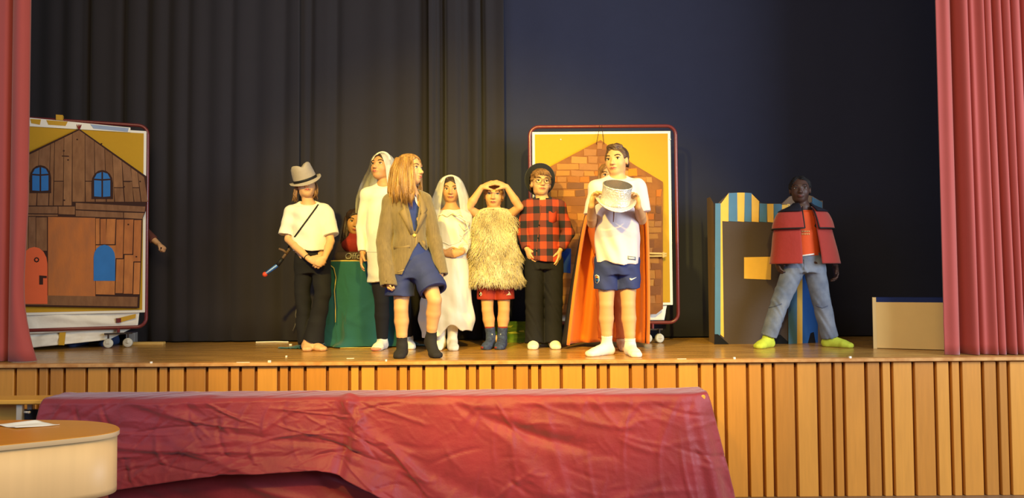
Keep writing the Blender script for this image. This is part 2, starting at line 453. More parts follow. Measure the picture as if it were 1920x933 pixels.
RF = [(1781, 6, -.022), (1793, 5, .0), (1800.5, 5, .085), (1816, 9, -.035), (1826, 3.2, .06), (1838, 6, .01), (1849, 6, -.03), (1854, 2, .03), (1862, 6, -.03), (1871, 3.2, .06), (1881, 6, -.03), (1888, 2.5, .05), (1898, 6, -.03), (1908, 2.5, .05), (1918, 7, -.03), (1930, 3, .05), (1945, 8, -.03), (1957, 3, .05), (1972, 8, -.03), (1985, 3, .05), (2000, 8, -.03), (2015, 3, .05), (2040, 8, -.03), (2058, 4, .05), (2076, 8, -.03), (2094, 4, .05), (2112, 8, -.03), (2130, 4, .05)]
def rf_right(x, t):
    s = 0
    for u, w, d in RF:
        lean = (u - 1765) * 0.16 * (1 - t) * (1 if u < 1900 else 0.6) - (u - 1765) * 0.06
        wide = 1 + 0.7 * (1 - t) * (1 if u < 1830 else .3)
        e = (x - W(u + lean, 400, 5.05).x) / (w * wide / 1400 * 5.05)
        if abs(e) < 3: s += d * math.exp(-e * e)
    # a soft pinch near the hem
    c = W(1775, 615, 5.05); s += 0.03 * math.exp(-((x - c.x) / .05) ** 2 - ((t * 3.5 + STZ - c.z) / .02) ** 2)
    return s
curtain('red_curtain', W(1764, 400, 5.05).x, W(2160, 400, 5.05).x, 5.05, STZ + 0.004, 4.4, rf_right, M_RCURT, 'pinkish red stage curtain at the far right beside the pale box', 360, 50)
p = W(1800.5, 31, 5.0)
# ------------------------------------------------------------------ pinboards
M_TUBE = mat('maroon_tube', (112, 42, 40), 0.28, 0.08, 10, spec=0.6)
M_ALU = mat('pale_board_rim', (232, 226, 208), 0.4, 0.03)
M_FELT = mat('gold_felt', (192, 146, 36), 0.9, 0.04, 40, 0.05, 300)
M_PAPER = mat('wrapping_paper', (232, 224, 205), 0.8, 0.05, 5, 0.5, 14)
M_CAST = mat('caster_plastic', (200, 194, 176), 0.45, 0.05)
M_CASTM = mat('caster_metal', (70, 60, 56), 0.4, 0.1, metal=0.6)
M_TAPE = mat('brown_tape', (196, 150, 40), 0.5, 0.08)
M_BROWN = [mat('plank_paint_%d' % i, c, 0.85, 0.0, 9, 0.1, 50, stretch=(3, 3, 1), col2=c2) for i, (c, c2) in enumerate((((140, 98, 64), (124, 84, 54)), ((130, 90, 58), (116, 78, 50)), ((150, 106, 70), (132, 92, 60)), ((136, 96, 66), (120, 82, 54))))]
M_ORNG = [mat('plank_orange_%d' % i, c, 0.85, 0.0, 7, 0.1, 50, stretch=(3, 3, 1), col2=c2) for i, (c, c2) in enumerate((((180, 110, 58), (160, 96, 52)), ((188, 118, 62), (166, 102, 54))))]
M_LINE = mat('dark_marker', (58, 34, 26), 0.9, 0.1)
M_FACADE = mat('facade_paint', (182, 108, 54), 0.85, 0.0, 4, 0.1, 40, stretch=(3, 3, 1), col2=(162, 100, 58))
M_WBLUE = mat('window_blue_paint', (44, 110, 176), 0.7, 0.12, 14)
M_DOOR = mat('door_orange_paint', (224, 100, 56), 0.75, 0.06, 12)
M_GOLD = mat('stick_wood', (214, 176, 100), 0.6, 0.1, 20)

def rrect(c0, c1, r, ex, n=6):
    """rounded rectangle path in the vertical plane: c0 lower left, c1 upper right (world), ex horizontal unit"""
    ex = Vector(ex); w = (c1 - c0).dot(ex); h = c1.z - c0.z; P = []
    for cx, cz, a0 in ((w - r, r, -90), (w - r, h - r, 0), (r, h - r, 90), (r, r, 180)):
        for i in range(n + 1):
            a = math.radians(a0 + 90 * i / n); P.append(c0 + ex * (cx + r * math.cos(a)) + Vector((0, 0, cz + r * math.sin(a))))
    return P

def caster(parent, p, ex, fx, double=True):
    """twin wheel caster under the frame; p on the floor"""
    for s in ((-1, 1) if double else (0,)):
        c = p + ex * (s * fx); c.z = STZ + 0.038
        M = Matrix.Rotation(RND.uniform(-.6, .6) + (0.6 if s > 0 else 0), 4, 'Z') @ Matrix.Rotation(math.pi / 2, 4, 'X')
        T = Matrix.Translation(c) @ M
        o = MB().lathe([(0.0, -.016), (.030, -.016), (.036, -.012), (.036, .012), (.030, .016), (0.0, .016)], T, 20).build('caster_wheel', M_CAST, parent, True)
        MB().box((c.x, c.y, c.z + .012), (.05, .044, .05), RND.uniform(-.3, .3), bevel=.012).build('caster_hood', M_CAST, parent)
        MB().tube([(c.x, c.y, c.z + .03), (c.x, c.y, c.z + .075)], .007).build('caster_stem', M_CASTM, parent)

def plank(name, parent, px, O, n, off, th, material):
    """painted piece on a board plane: polygon of photo pixels, proud of the plane by off, thickness th"""
    pts = [onplane(u, v, O, n) + n * off for u, v in px]
    ar = sum((pts[i] - pts[0]).cross(pts[i + 1] - pts[0]).dot(n) for i in range(1, len(pts) - 1))
    if ar < 0: pts.reverse()
    return MB().prism(pts, n * -th).build(name, material, parent)

def arch(x0, x1, y0, y1, n=8, k=0.45):
    """arched outline in pixels, flat base y1, spring at y0 + k*h"""
    c = (x0 + x1) / 2; r = (x1 - x0) / 2; ys = y0 + k * (y1 - y0); h = ys - y0
    return [(x0, y1), (x1, y1)] + [(c + r * math.cos(math.pi * i / n), ys - h * math.sin(math.pi * i / n)) for i in range(n + 1)]

# left board plane
A = W(278, 420, 6.10); B = W(45, 420, 5.76); ex1 = Vector((A.x - B.x, A.y - B.y, 0)).normalized(); n1 = Vector((ex1.y, -ex1.x, 0))
b1 = thing('pinboard', (A + ex1 * -0.6).xy.to_3d() + Vector((0, 0, STZ)), 'rolling pinboard in a maroon tube frame carrying the painted wooden house', 'pinboard', 'rolling pinboards')
cr = onplane(274, 612, A, n1); ct = onplane(277, 236, A, n1)
c1 = Vector((cr.x, cr.y, ct.z)); c0 = cr - ex1 * 1.30
MB().tube(rrect(c0, c1, 0.07, ex1), 0.014, 10, closed=True).build('frame', M_TUBE, b1, True)
def rect_on(px, O, n): return [onplane(u, v, O, n) for u, v in px]
pr = onplane(272, 585, A, n1); pt = onplane(272, 246, A, n1); wL = 1.24
def slab(name, parent, lr, top, w, ex, n, off, th, m):
    p = [lr - ex * w, lr, Vector((lr.x, lr.y, top)), Vector((lr.x, lr.y, top)) - ex * w]
    return MB().prism([q + n * off for q in p], n * -th).build(name, m, parent)
slab('board_rim', b1, pr, pt.z, wL, ex1, n1, 0.012, 0.024, M_ALU)
q = pr - ex1 * 0.02 + Vector((0, 0, .02)); slab('felt', b1, q, pt.z - .02, wL - .04, ex1, n1, 0.015, 0.01, M_FELT)
cp = onplane(235, 640, A, n1); cp.z = STZ
caster(b1, cp + n1 * .02 - ex1 * .05, ex1, .07); caster(b1, cp - ex1 * 1.0 + n1 * .02, ex1, .07)
for off in (0.05, 1.0):
    e = cp - ex1 * off; MB().tube([e + Vector((0, 0, .12)), Vector((e.x, e.y, cr.z))], .012).build('stem', M_TUBE, b1)
    MB().box((e.x, e.y, STZ + .112), (.2, .03, .012), math.atan2(ex1.y, ex1.x)).build('caster_bar', M_CASTM, b1)
    g = MB().tube([e + Vector((0, 0, .20)), e + Vector((0, 0, .235))], .02).build('clamp', M_TUBE, b1)
# clip and papers along the top
plank('clip', b1, [(106, 216), (119, 217), (119, 227), (106, 226)], A, n1, 0.03, 0.05, M_TAPE)
o = plank('paper_strip', b1, [(30, 219), (245, 240), (245, 249), (30, 236)], A, n1, 0.024, 0.004, M_WHITE)
for px in ([(58, 224), (78, 225), (76, 235), (60, 232)], [(88, 226), (128, 229), (124, 237), (92, 235)]): plank('paint_blot', b1, px, A, n1, 0.026, 0.003, M_TAPE)
plank('blue_paper', b1, [(170, 234), (242, 241), (240, 248), (176, 242)], A, n1, 0.026, 0.003, mat('blue_grey_paper', (150, 165, 190), 0.8))

# crumpled wrapping paper hanging below the left board
def crumple(px, O, n, off, rx, ry, amp, seed):
    (u00, v00), (u10, v10), (u11, v11), (u01, v01) = px; r = random.Random(seed); P = []; cre = [(r.random(), r.random(), r.uniform(0, 3.14), r.uniform(.02, .06), r.uniform(-1, 1)) for _ in range(26)]
    for j in range(ry + 1):
        t = j / ry; row = []
        for i in range(rx + 1):
            s = i / rx; u = (u00 * (1 - s) + u10 * s) * (1 - t) + (u01 * (1 - s) + u11 * s) * t; v = (v00 * (1 - s) + v10 * s) * (1 - t) + (v01 * (1 - s) + v11 * s) * t
            h = sum(d * math.exp(-(((s - a) * math.cos(g) + (t - b) * .3 * math.sin(g)) / w) ** 2) * math.exp(-((s - a) ** 2 + (t - b) ** 2) * 6) for a, b, g, w, d in cre)
            row.append(onplane(u, v, O, n) + n * (off + amp * h))
        P.append(row)
    return MB().grid(P)
sheet = thing('wrapping_paper', W(150, 640, 5.95).xy.to_3d() + Vector((0, 0, STZ)), 'crumpled white paper with brown tape hanging below the wooden house', 'paper')
crumple([(26, 578), (262, 578), (258, 614), (26, 628)], A, n1, -0.012, 60, 14, 0.012, 3).build('sheet', M_PAPER, sheet, True, None, .002)
crumple([(20, 616), (254, 612), (204, 637), (20, 656)], A, n1, -0.035, 60, 14, 0.010, 4).build('lower_sheet', M_PAPER, sheet, True, None, .002)
plank('tape', sheet, [(221, 596), (255, 588), (254, 596), (222, 605)], A, n1, 0.004, 0.003, M_TAPE)
plank('tape', sheet, [(111, 620), (123, 620), (120, 647), (109, 647)], A, n1, -0.018, 0.003, M_TAPE)

# painted wooden house on the left board
hs = thing('cardboard_house', (A + ex1 * -0.6).xy.to_3d() + Vector((0, 0, 1.25)) + n1 * .05, 'brown painted cardboard house front with planks, blue windows and an orange door', 'stage prop')
out = [(150, 243), (20, 305), (14, 400), (14, 573), (262, 577), (266, 480), (268, 410), (274, 396), (276, 332)]
plank('cardboard', hs, out, A, n1, 0.045, 0.006, M_LINE)
plank('painted_wall', hs, [(92, 407), (180, 409), (180, 568), (92, 566)], A, n1, 0.047, 0.003, M_FACADE)
plank('painted_wall', hs, [(16, 552), (259, 556), (258, 574), (16, 570)], A, n1, 0.0475, 0.003, M_BROWN[1])
def roofv(u): return 243 + 3 + (abs(u - 150) * (0.475 if u < 150 else 0.70))
ub = [18, 33, 50, 73, 95, 103, 121, 137, 161, 179, 199, 214, 232, 249, 262, 275]
for i in range(len(ub) - 1):
    x0, x1 = ub[i] + .65, ub[i + 1] - .65; vb = 386 if x1 < 145 else 379; lean = (150 - (x0 + x1) / 2) * 0.03; vj = RND.choice((0, 0, 295, 318, 340, 352)) if x1 - x0 > 10 else 0
    top0, top1 = roofv(x0), roofv(x1)
    if vj and vj > max(top0, top1) + 20:
        plank('plank', hs, [(x0 + lean, top0), (x1 + lean, top1), (x1, vj), (x0, vj)], A, n1, 0.048, 0.0035, M_BROWN[RND.randrange(4)])
        plank('plank', hs, [(x0, vj + 1.6), (x1, vj + 1.6), (x1 - lean, vb), (x0 - lean, vb)], A, n1, 0.048, 0.0035, M_BROWN[RND.randrange(4)])
    else:
        pts = [(x0 + lean, top0), (x1 + lean, top1), (x1 - lean, vb), (x0 - lean, vb)]
        if x0 < 150 < x1: pts.insert(1, (150, 246))
        plank('plank', hs, pts, A, n1, 0.048, 0.0035, M_BROWN[RND.randrange(4)])
for px in ([(16, 388), (110, 388), (110, 401), (16, 400)], [(111.5, 388), (142, 388), (142, 403), (111.5, 402)], [(143.5, 381), (273, 388), (272, 398), (143.5, 393)], [(143.5, 395), (232, 399), (232, 409), (143.5, 406)], [(233.5, 399), (271, 400), (267, 411), (233.5, 409)], [(16, 402), (110, 403), (110, 406), (16, 405)]):
    plank('plank', hs, px, A, n1, 0.0485, 0.0035, M_BROWN[RND.randrange(4)])
for k, (x0, x1, v0, v1) in enumerate(((16, 29, 407, 550), (30, 44, 407, 550), (45, 55, 407, 550), (56, 69, 407, 470), (70, 90, 408, 470), (181, 188, 410, 458), (189.5, 200, 411, 458), (201.5, 218, 411, 458), (219.5, 233, 412, 484), (219.5, 233, 486, 549), (234.5, 251, 412, 476), (234.5, 251, 478, 550), (252.5, 266, 413, 490), (252.5, 264, 492, 551))):
    plank('plank', hs, [(x0, v0), (x1, v0), (x1 - (2 if x1 > 200 else 0), v1), (x0 - (2 if x1 > 200 else 0), v1)], A, n1, 0.048, 0.0035, M_ORNG[k % 2] if x0 > 100 else M_BROWN[k % 4])
plank('painted_wall', hs, [(181, 460), (218, 460), (216, 552), (181, 551)], A, n1, 0.0475, 0.003, M_ORNG[1])
for (x0, x1, y0, y1) in ((58, 98, 311, 363), (173, 213, 320, 374)):
    fr = plank('window', hs, arch(x0, x1, y0, y1), A, n1, 0.050, 0.003, M_LINE)
    cx = (x0 + x1) / 2; m = y0 + 18
    for px in ([(x0 + 5, y1 - 5), (cx - 1.5, y1 - 4), (cx - 1.5, m + 2), (x0 + 5, m + 1)], [(cx + 1.5, y1 - 4), (x1 - 5, y1 - 5), (x1 - 5, m + 1), (cx + 1.5, m + 2)], [(x0 + 5, m - 2), (cx - 1.5, m - 1), (cx - 1.5, y0 + 4), (x0 + 10, y0 + 7)], [(cx + 1.5, m - 1), (x1 - 5, m - 2), (x1 - 10, y0 + 7), (cx + 1.5, y0 + 4)]):
        plank('pane', fr, px, A, n1, 0.052, 0.002, M_WBLUE)
plank('window', hs, arch(177, 217, 459, 526, 8, .35), A, n1, 0.050, 0.003, M_WBLUE)
d = plank('door', hs, arch(42, 91, 463, 569, 8, .3), A, n1, 0.050, 0.003, M_DOOR)
plank('peephole', d, [(71 + 5 * math.cos(a * .785), 487 + 5 * math.sin(a * .785)) for a in range(8)], A, n1, 0.052, 0.002, M_LINE)
plank('peephole_glass', d, [(71 + 2.5 * math.cos(a * .785), 487 + 2.5 * math.sin(a * .785)) for a in range(8)], A, n1, 0.053, 0.002, M_DOOR)
plank('handle', d, [(76, 516), (90, 517), (90, 521), (83, 521), (83, 533), (76, 533)], A, n1, 0.052, 0.002, M_LINE)
for (u, v) in ((66, 345), (120, 283), (128, 300), (121, 375), (232, 350), (240, 420), (255, 480), (262, 340), (190, 270), (145, 262)):
    plank('nail_mark', hs, [(u, v), (u + 3, v), (u + 3, v + 2.5), (u, v + 2.5)], A, n1, 0.0495, 0.002, M_LINE)
for (u, v) in ((124, 293), (238, 340)): plank('nail_mark', hs, [(u - 6, v), (u + 7, v + .5), (u + 7, v + 2.5), (u - 6, v + 2)], A, n1, 0.0495, 0.002, M_LINE)
a0 = onplane(150, 245, A, n1) + n1 * .045; a1 = onplane(151, 229, A, n1) + n1 * .01
M_RSTR = mat('red_string', (130, 30, 30), 0.8)
for du in (-9, -4, 0, 4):
    MB().tube([a0, (a0 + a1) / 2 + ex1 * (du * .002), a1 + ex1 * (du * .003)], .003, 5).build('hanging_string', M_RSTR, hs)

# right board
n2 = Vector((0, -1, 0)); ex2 = Vector((1, 0, 0)); O2 = W(1130, 400, 6.10)
b2 = thing('pinboard', (O2.x, O2.y, STZ), 'rolling pinboard in a maroon tube frame carrying the painted brick house', 'pinboard', 'rolling pinboards')
c0 = onplane(996, 606, O2, n2); c1 = onplane(1266.5, 236, O2, n2)
MB().tube(rrect(c0, c1, 0.075, ex2), 0.0145, 10, closed=True).build('frame', M_TUBE, b2, True)
lr = onplane(1261, 571, O2, n2); tz = onplane(1130, 247, O2, n2).z; wR = lr.x - onplane(999, 400, O2, n2).x
slab('board_rim', b2, lr, tz, wR, ex2, n2, .012, .024, M_ALU)
slab('felt', b2, lr - ex2 * .022 + Vector((0, 0, .02)), tz - .02, wR - .044, ex2, n2, .0145, .01, M_FELT)
for u in (1051, 1256): MB().ball(onplane(u, 262, O2, n2) + n2 * .016, .006, 8, 6).build('pin', M_WHITE, b2, True)
cp = onplane(1224, 640, O2, n2); cp.z = STZ
for dx in (0, -0.85):
    e = cp + ex2 * dx; caster(b2, e + n2 * .03, ex2, .048)
    MB().tube([e + Vector((0, 0, .11)), Vector((e.x, e.y, c0.z))], .012).build('stem', M_TUBE, b2)
    MB().box((e.x, e.y, STZ + .108), (.16, .03, .012)).build('caster_bar', M_CASTM, b2)
crumple([(1040, 572), (1251, 572), (1246, 600), (1040, 602)], O2, n2, -.01, 30, 8, .006, 8).build('paper_backing', M_PAPER, b2, True, None, .002)

hb = thing('cardboard_house', (O2.x, O2.y - .05, 1.2), 'painted cardboard brick house front in orange and brown, hung behind the silver hat', 'stage prop')
M_BRB = mat('brick_base_paint', (144, 90, 42), 0.85, 0.0, 12, 0.1, 60, col2=(128, 78, 38))
M_BR = [mat('brick_paint_%d' % i, c, 0.85, 0.1, 20, 0.12, 70) for i, c in enumerate(((166, 112, 52), (150, 92, 42), (124, 76, 42), (156, 104, 58), (172, 122, 60), (112, 72, 46), (144, 88, 38), (178, 98, 34)))]
outb = [(1125, 264), (1015, 322), (1012, 580), (1020, 589), (1228, 588), (1241, 578), (1241, 342), (1186, 309)]
plank('cardboard', hb, outb, O2, n2, .045, .006, M_BRB)
v = 268.0
def span(v):
    lo = 1013 if v > 324 else 1125 - (v - 264) * 1.9; hi = 1241 if v > 343 else (1125 + (v - 264) * 1.36 if v < 309 else 1186 + (v - 309) * 1.62)
    return lo + 2, hi - 2
while v < 574:
    h = RND.uniform(11, 17); a, b = span(v + 1); u = a + RND.uniform(0, 6)
    while u < b - 8:
        w = RND.uniform(16, 44); e = min(u + w, b)
        if e - u > 7 and RND.random() < 0.86:
            j = lambda: RND.uniform(-1.4, 1.4)
            plank('brick', hb, [(u, v + 1 + j()), (e - 1.2 + j(), v + 1 + j()), (e - 1.2 + j(), v + h - .6 + j()), (u + j(), v + h - .6)], O2, n2, .0475 + RND.random() * .001, .003, M_BR[RND.randrange(8) if RND.random() < .5 else RND.randrange(5)])
        u = e
    v += h
plank('brick', hb, [(1177, 318), (1192, 317), (1193, 331), (1176, 331)], O2, n2, .05, .003, mat('bright_orange_paint', (232, 120, 20), .8))
plank('painted_window', hb, [(1052, 466), (1070, 466), (1069, 512), (1052, 510)], O2, n2, .0505, .003, mat('royal_blue_paint', (26, 66, 150), .7))
for u0, u1 in ((1124, 1117), (1128, 1131)):
    MB().tube([onplane(u1, 272, O2, n2) + n2 * .05, onplane(u0, 236, O2, n2) + n2 * .016], .0022, 5).build('hanging_string', M_LINE, hb)
st = thing('wooden_stick', onplane(1228, 478, O2, n2) + n2 * .075, 'pale wooden stick across the painted brick house beside the orange cape', 'stick')
MB().tube([onplane(1178, 474, O2, n2) + n2 * .075, onplane(1246, 476, O2, n2) + n2 * .075], .009, 10).build('stick', M_GOLD, st, True)
MB().tube([onplane(1178, 481, O2, n2) + n2 * .075, onplane(1246, 480, O2, n2) + n2 * .075], .007, 10).build('second_stick', M_GOLD, st, True)
MB().box(onplane(1240, 478, O2, n2) + n2 * .075, (.02, .02, .045), bevel=.003).build('peg', M_GOLD, st)

# ------------------------------------------------------------------ striped booth, pale box, low green prop
M_CARD = mat('brown_cardboard_paint', (74, 62, 56), 0.9, 0.08, 6, .1, 40)
M_CARD2 = mat('raw_cardboard', (128, 104, 82), 0.9, 0.08, 6)
M_SBLUE = mat('stripe_blue_paint', (76, 118, 150), 0.8, 0.1, 18)
M_SYEL = mat('stripe_yellow_paint', (226, 178, 80), 0.8, 0.08, 18)
M_DBLUE = mat('deep_blue_paint', (34, 84, 150), 0.8, 0.1, 12)
M_BLKPAINT = mat('black_paint', (14, 14, 18), 0.9, 0.05)
Yk = 5.92
bt = thing('cardboard_booth', (W(1430, 640, Yk).x, Yk, STZ), 'folding cardboard booth with blue and yellow striped awning and a yellow square', 'stage prop')
O3 = W(1400, 500, Yk); n3 = Vector((0, -1, 0))
plank('front_panel', bt, [(1340, 647), (1481, 648), (1481, 381), (1466, 381), (1453, 381), (1428, 381), (1407, 361), (1367, 361), (1346, 381), (1340, 381)], O3, n3, 0, .012, M_CARD)
plank('border_stripe', bt, [(1340, 646), (1351, 625), (1351, 381), (1341, 381)], O3, n3, .003, .003, M_SBLUE)
plank('border_stripe', bt, [(1351, 627), (1357, 632), (1354, 414), (1352, 381), (1351, 381)], O3, n3, .0035, .003, M_SYEL)
sx = [(1352, 381, 1366, 362), (1366, 362, 1382, 361), (1382, 361, 1396, 361), (1396, 361, 1409, 362), (1409, 363, 1423, 377), (1424, 381, 1438, 382), (1438, 382, 1450, 382), (1450, 382, 1466, 382), (1466, 382, 1481, 382)]
for i, (x0, v0, x1, v1) in enumerate(sx):
    plank('awning_stripe', bt, [(x0, v0), (x1, v1), (x1 + RND.uniform(-1, 1), 415 + i * .3), (x0 + RND.uniform(-1, 1), 414 + i * .3)], O3, n3, .004, .004, M_SYEL if i % 2 == 0 else M_SBLUE)
plank('yellow_square', bt, [(1395, 482), (1446, 481), (1445, 524), (1395, 522)], O3, n3, .004, .003, M_SYEL)
plank('black_foot_wedge', bt, [(1340, 626), (1346, 626), (1369, 647), (1339, 647)], O3, n3, .005, .003, M_BLKPAINT)  # flat black wedge laid over the foot of the panel
plank('black_foot_wedge', bt, [(1449, 628), (1463, 627), (1486, 648), (1446, 648)], O3, n3, .005, .003, M_BLKPAINT)
# left wing folded back, right wing folded towards the audience
pL = W(1340, 500, Yk); pS = W(1328, 500, Yk + .22)
zz = lambda v: onplane(1340, v, O3, n3).z
MB().prism([Vector((pS.x, pS.y, STZ)), Vector((pL.x, pL.y, STZ)), Vector((pL.x, pL.y, zz(381))), Vector((pS.x * .6 + pL.x * .4, pS.y - .1, zz(366))), Vector((pS.x, pS.y, zz(366)))], (0, .010, 0)).build('side_wing', M_CARD2, bt)
pA = W(1481, 500, Yk); pB = W(1543, 500, Yk + .10); e3 = (pB - pA); e3.z = 0; e3.normalize(); n4 = Vector((e3.y, -e3.x, 0))
plank('side_wing', bt, [(1480, 648), (1543, 645), (1541, 378), (1524, 368), (1505, 362), (1481, 368), (1466, 382), (1480, 384)], pA, n4, 0, .010, M_CARD2)
for x0, x1, m in ((1478, 1494, M_SBLUE), (1494, 1504, M_SYEL), (1504, 1533, M_DBLUE), (1533, 1542, M_CARD2)):
    plank('wing_stripe', bt, [(x0, 647), (x1, 646), (x1, 384 if x1 < 1530 else 376), (x0, 384 if x0 < 1530 else 376)], pA, n4, .004, .003, m)
plank('wing_stripe', bt, [(1522, 369), (1541, 379), (1541, 395), (1522, 395)], pA, n4, .006, .003, M_SBLUE)
plank('black_foot_wedge', bt, [(1519, 624), (1525, 622), (1529, 646), (1513, 647)], pA, n4, .006, .003, M_BLKPAINT)

M_BOX = mat('pale_box_wood', (240, 202, 128), 0.6, 0.05, 8, .04, 60)
M_BOXE = mat('pale_box_edge', (236, 204, 140), 0.6, 0.05, 8)
M_PAD = mat('navy_pad', (24, 42, 96), 0.7, 0.08, 10)
pq = onz(1644, 653, STZ); zt = W(1644, 566, pq.y).z
bx = thing('wooden_box', (pq.x + .35, pq.y + .2, STZ), 'pale wooden box with a navy blue top beside the right red curtain', 'box')
ax = 0.68                                                       # turned a little
e5 = Vector((math.cos(-ax * .55), math.sin(-ax * .55), 0)); d5 = Vector((-e5.y, e5.x, 0))
def quad(name, a, w, z0, z1, th, m, par, dvec): return MB().prism([a + Vector((0, 0, z0)), a + dvec * w + Vector((0, 0, z0)), a + dvec * w + Vector((0, 0, z1)), a + Vector((0, 0, z1))], Vector((-dvec.y, dvec.x, 0)) * th).build(name, m, par)
H5 = zt - STZ
quad('front_panel', pq, .8, .004, H5, .02, M_BOX, bx, e5)
quad('edge_strip', pq - e5 * .022 - d5 * .004, .024, 0, H5 + .035, .03, M_BOXE, bx, e5)
quad('back_panel', pq + d5 * .10, .8, .004, H5, .02, M_BOX, bx, e5)
MB().prism([pq + d5 * .02 + Vector((0, 0, .004)), pq + d5 * .10 + Vector((0, 0, .004)), pq + d5 * .10 + Vector((0, 0, H5)), pq + d5 * .02 + Vector((0, 0, H5))], e5 * .02).build('side_panel', M_BOX, bx)
MB().prism([pq + Vector((0, 0, H5)), pq + e5 * .8 + Vector((0, 0, H5)), pq + e5 * .8 + d5 * .12 + Vector((0, 0, H5 + .0)), pq + d5 * .12 + Vector((0, 0, H5))], (0, 0, .035)).build('top_pad', M_PAD, bx)

g = thing('grass_prop', (W(975, 640, 6.2).x, 6.2, STZ), 'low board painted green like grass behind the red shorts', 'stage prop')
O6 = W(975, 620, 6.2); M_GR = mat('grass_paint', (104, 128, 44), 0.85, 0, 9, .1, 40, stretch=(1, 1, 4), col2=(62, 100, 40))
plank('panel', g, [(928, 650), (1036, 650), (1036, 603), (928, 602)], O6, n2, 0, .03, M_GR)
for k in range(14):
    u = 932 + RND.random() * 92; v = 606 + RND.random() * 38; plank('brush_stroke', g, [(u, v), (u + RND.uniform(8, 22), v - 1), (u + RND.uniform(8, 22), v + 3), (u + 1, v + 2.5)], O6, n2, .002 + .0003 * k, .002, mat('light_grass_paint', (160, 164, 70), .85) if k % 2 else M_GR)

# things on the floor at the left
p = onz(285, 643, STZ); p.y = 6.3
o = MB().box((p.x, 6.24, STZ + .012), (.34, .05, .024), -.02, bevel=.003).build('wooden_batten', M_GOLD, None, False, (p.x, 6.24, STZ)); tag(o, 'orange-brown wooden batten lying on the stage by the left pinboard caster', 'batten')
o = thing('storage_box', (W(247, 640, 6.3).x, 6.3, STZ), 'small grey box standing behind the caster of the left pinboard', 'box')
MB().box((o.location.x, 6.3, STZ + .05), (.07, .09, .10), .2, bevel=.004).build('box_body', mat('grey_box', (150, 146, 140), .6), o); MB().box((o.location.x, 6.3, STZ + .105), (.076, .096, .012), .2, bevel=.003).build('box_lid', mat('dark_lid', (60, 50, 60), .6), o)
o = MB().tube([W(480, 647, 6.33).xy.to_3d() + Vector((0, 0, STZ + .006)), W(515, 646, 6.33).xy.to_3d() + Vector((0, 0, STZ + .008)), W(541, 646, 6.33).xy.to_3d() + Vector((0, 0, STZ + .006))], .006, 8).build('gap_light_strip', M_WHITE); tag(o, 'thin white rod of light shaped as a tube along the hem of the black curtain', 'gleam')  # white tube stands for the strip of light in the curtain gap
# ------------------------------------------------------------------ table with red cloth, in front of the stage
M_TOPW = mat('table_top_wood', (216, 158, 62), 0.35, 0.1, 6, stretch=(.6, 6, 6), spec=.5)
M_STEEL = mat('pale_steel', (206, 196, 176), 0.35, 0.04, metal=0.3)
M_DARK = mat('dark_plastic', (40, 34, 32), 0.5, 0.1)
M_RED = mat('crimson_cloth', (138, 34, 42), 0.55, 0.0, 5, 0.35, 22, sheen=0.3, col2=(126, 31, 36), spec=.35)
ZT, TF, TB = 0.745, 4.44, 4.64
xl = W(84, 748, TF).x; xr = W(1330, 738, TF).x
tb = thing('long_table', ((xl + xr) / 2, (TF + TB) / 2, 0), 'long narrow wooden table under the red cloth, bare at its left end', 'table')
MB().box(((xl + xr) / 2 - .55, (TF + TB) / 2, ZT - .016), (xr - xl + 1.06, TB - TF - .02, .028), bevel=.006).build('tabletop', M_TOPW, tb)
for x in (W(40, 780, 4.5).x, xr - .15):
    for y in (TF + .05, TB - .05):
        MB().box((x, y, (ZT - .03) / 2), (.035, .03, ZT - .03), bevel=.004).build('leg', M_STEEL, tb)
pk = W(46, 772, TF + .04); MB().tube([pk, pk + Vector((.03, -.01, 0))], .007, 8).build('bolt', M_STEEL, tb, True); MB().ball(pk + Vector((.036, -.012, 0)), .009, 8, 6).build('bolt_knob', M_STEEL, tb, True)
MB().box(((W(5, 780, 4.5).x), (TF + TB) / 2 + .03, ZT - .11), (.16, .02, .15), bevel=.004).build('end_bracket', M_TOPW, tb)
MB().box(((xl + xr) / 2 - .5, TB - .06, ZT - .16), (xr - xl + .8, .03, .16)).build('rear_apron', M_DARK, tb)

def crease_field(n, w, h, seed, lo=.12, hi=.5, amp=.012, sg=(.006, .018), ang=None):
    r = random.Random(seed); q = []
    for _ in range(n):
        a = r.gauss(ang[0], ang[1]) if ang else r.uniform(0, math.pi)
        q.append((r.uniform(0, w), r.uniform(0, h), math.cos(a), math.sin(a), r.uniform(lo, hi) / 2, r.uniform(*sg), r.choice((-1, 1, 1)) * amp * r.uniform(.35, 1)))
    def f(X, Z):
        H = np.zeros(np.broadcast(X, Z).shape)
        for cx, cz, c, s, L, w_, A_ in q:
            a = (X - cx) * c + (Z - cz) * s; b = -(X - cx) * s + (Z - cz) * c + .10 * a * a / L
            H += A_ * np.exp(-(b / w_) ** 2) * np.exp(-(a / L) ** 4)
        return H
    return f
rc = thing('tablecloth', ((xl + xr) / 2, TF, ZT), 'crumpled crimson satin cloth draped over the long table below the stage', 'tablecloth')
nx, ny = 420, 96; WD = xr - xl
S = np.linspace(0, 1, nx + 1)[None, :]; T = np.linspace(0, 1, ny + 1)[:, None]
drop = 0.80; top = TB - TF + .015
LEN = top + drop; D_ = T * LEN                                  # distance along the cloth from the back edge
f_cre = crease_field(170, WD, drop, 5, .12, .5, .009, (.007, .018)); f_long = crease_field(22, WD, drop, 9, .5, 1.4, .016, (.025, .06), (.45, .35)); f_fine = crease_field(420, WD, drop, 15, .05, .2, .0032, (.005, .009))
hang = np.maximum(D_ - top, 0); X = xl + S * WD
flare = hang / drop
Xf = X + np.where(S > .5, ((S - .5) * 2) ** 6, -((.5 - S) * 2) ** 6 * .35) * flare * .20
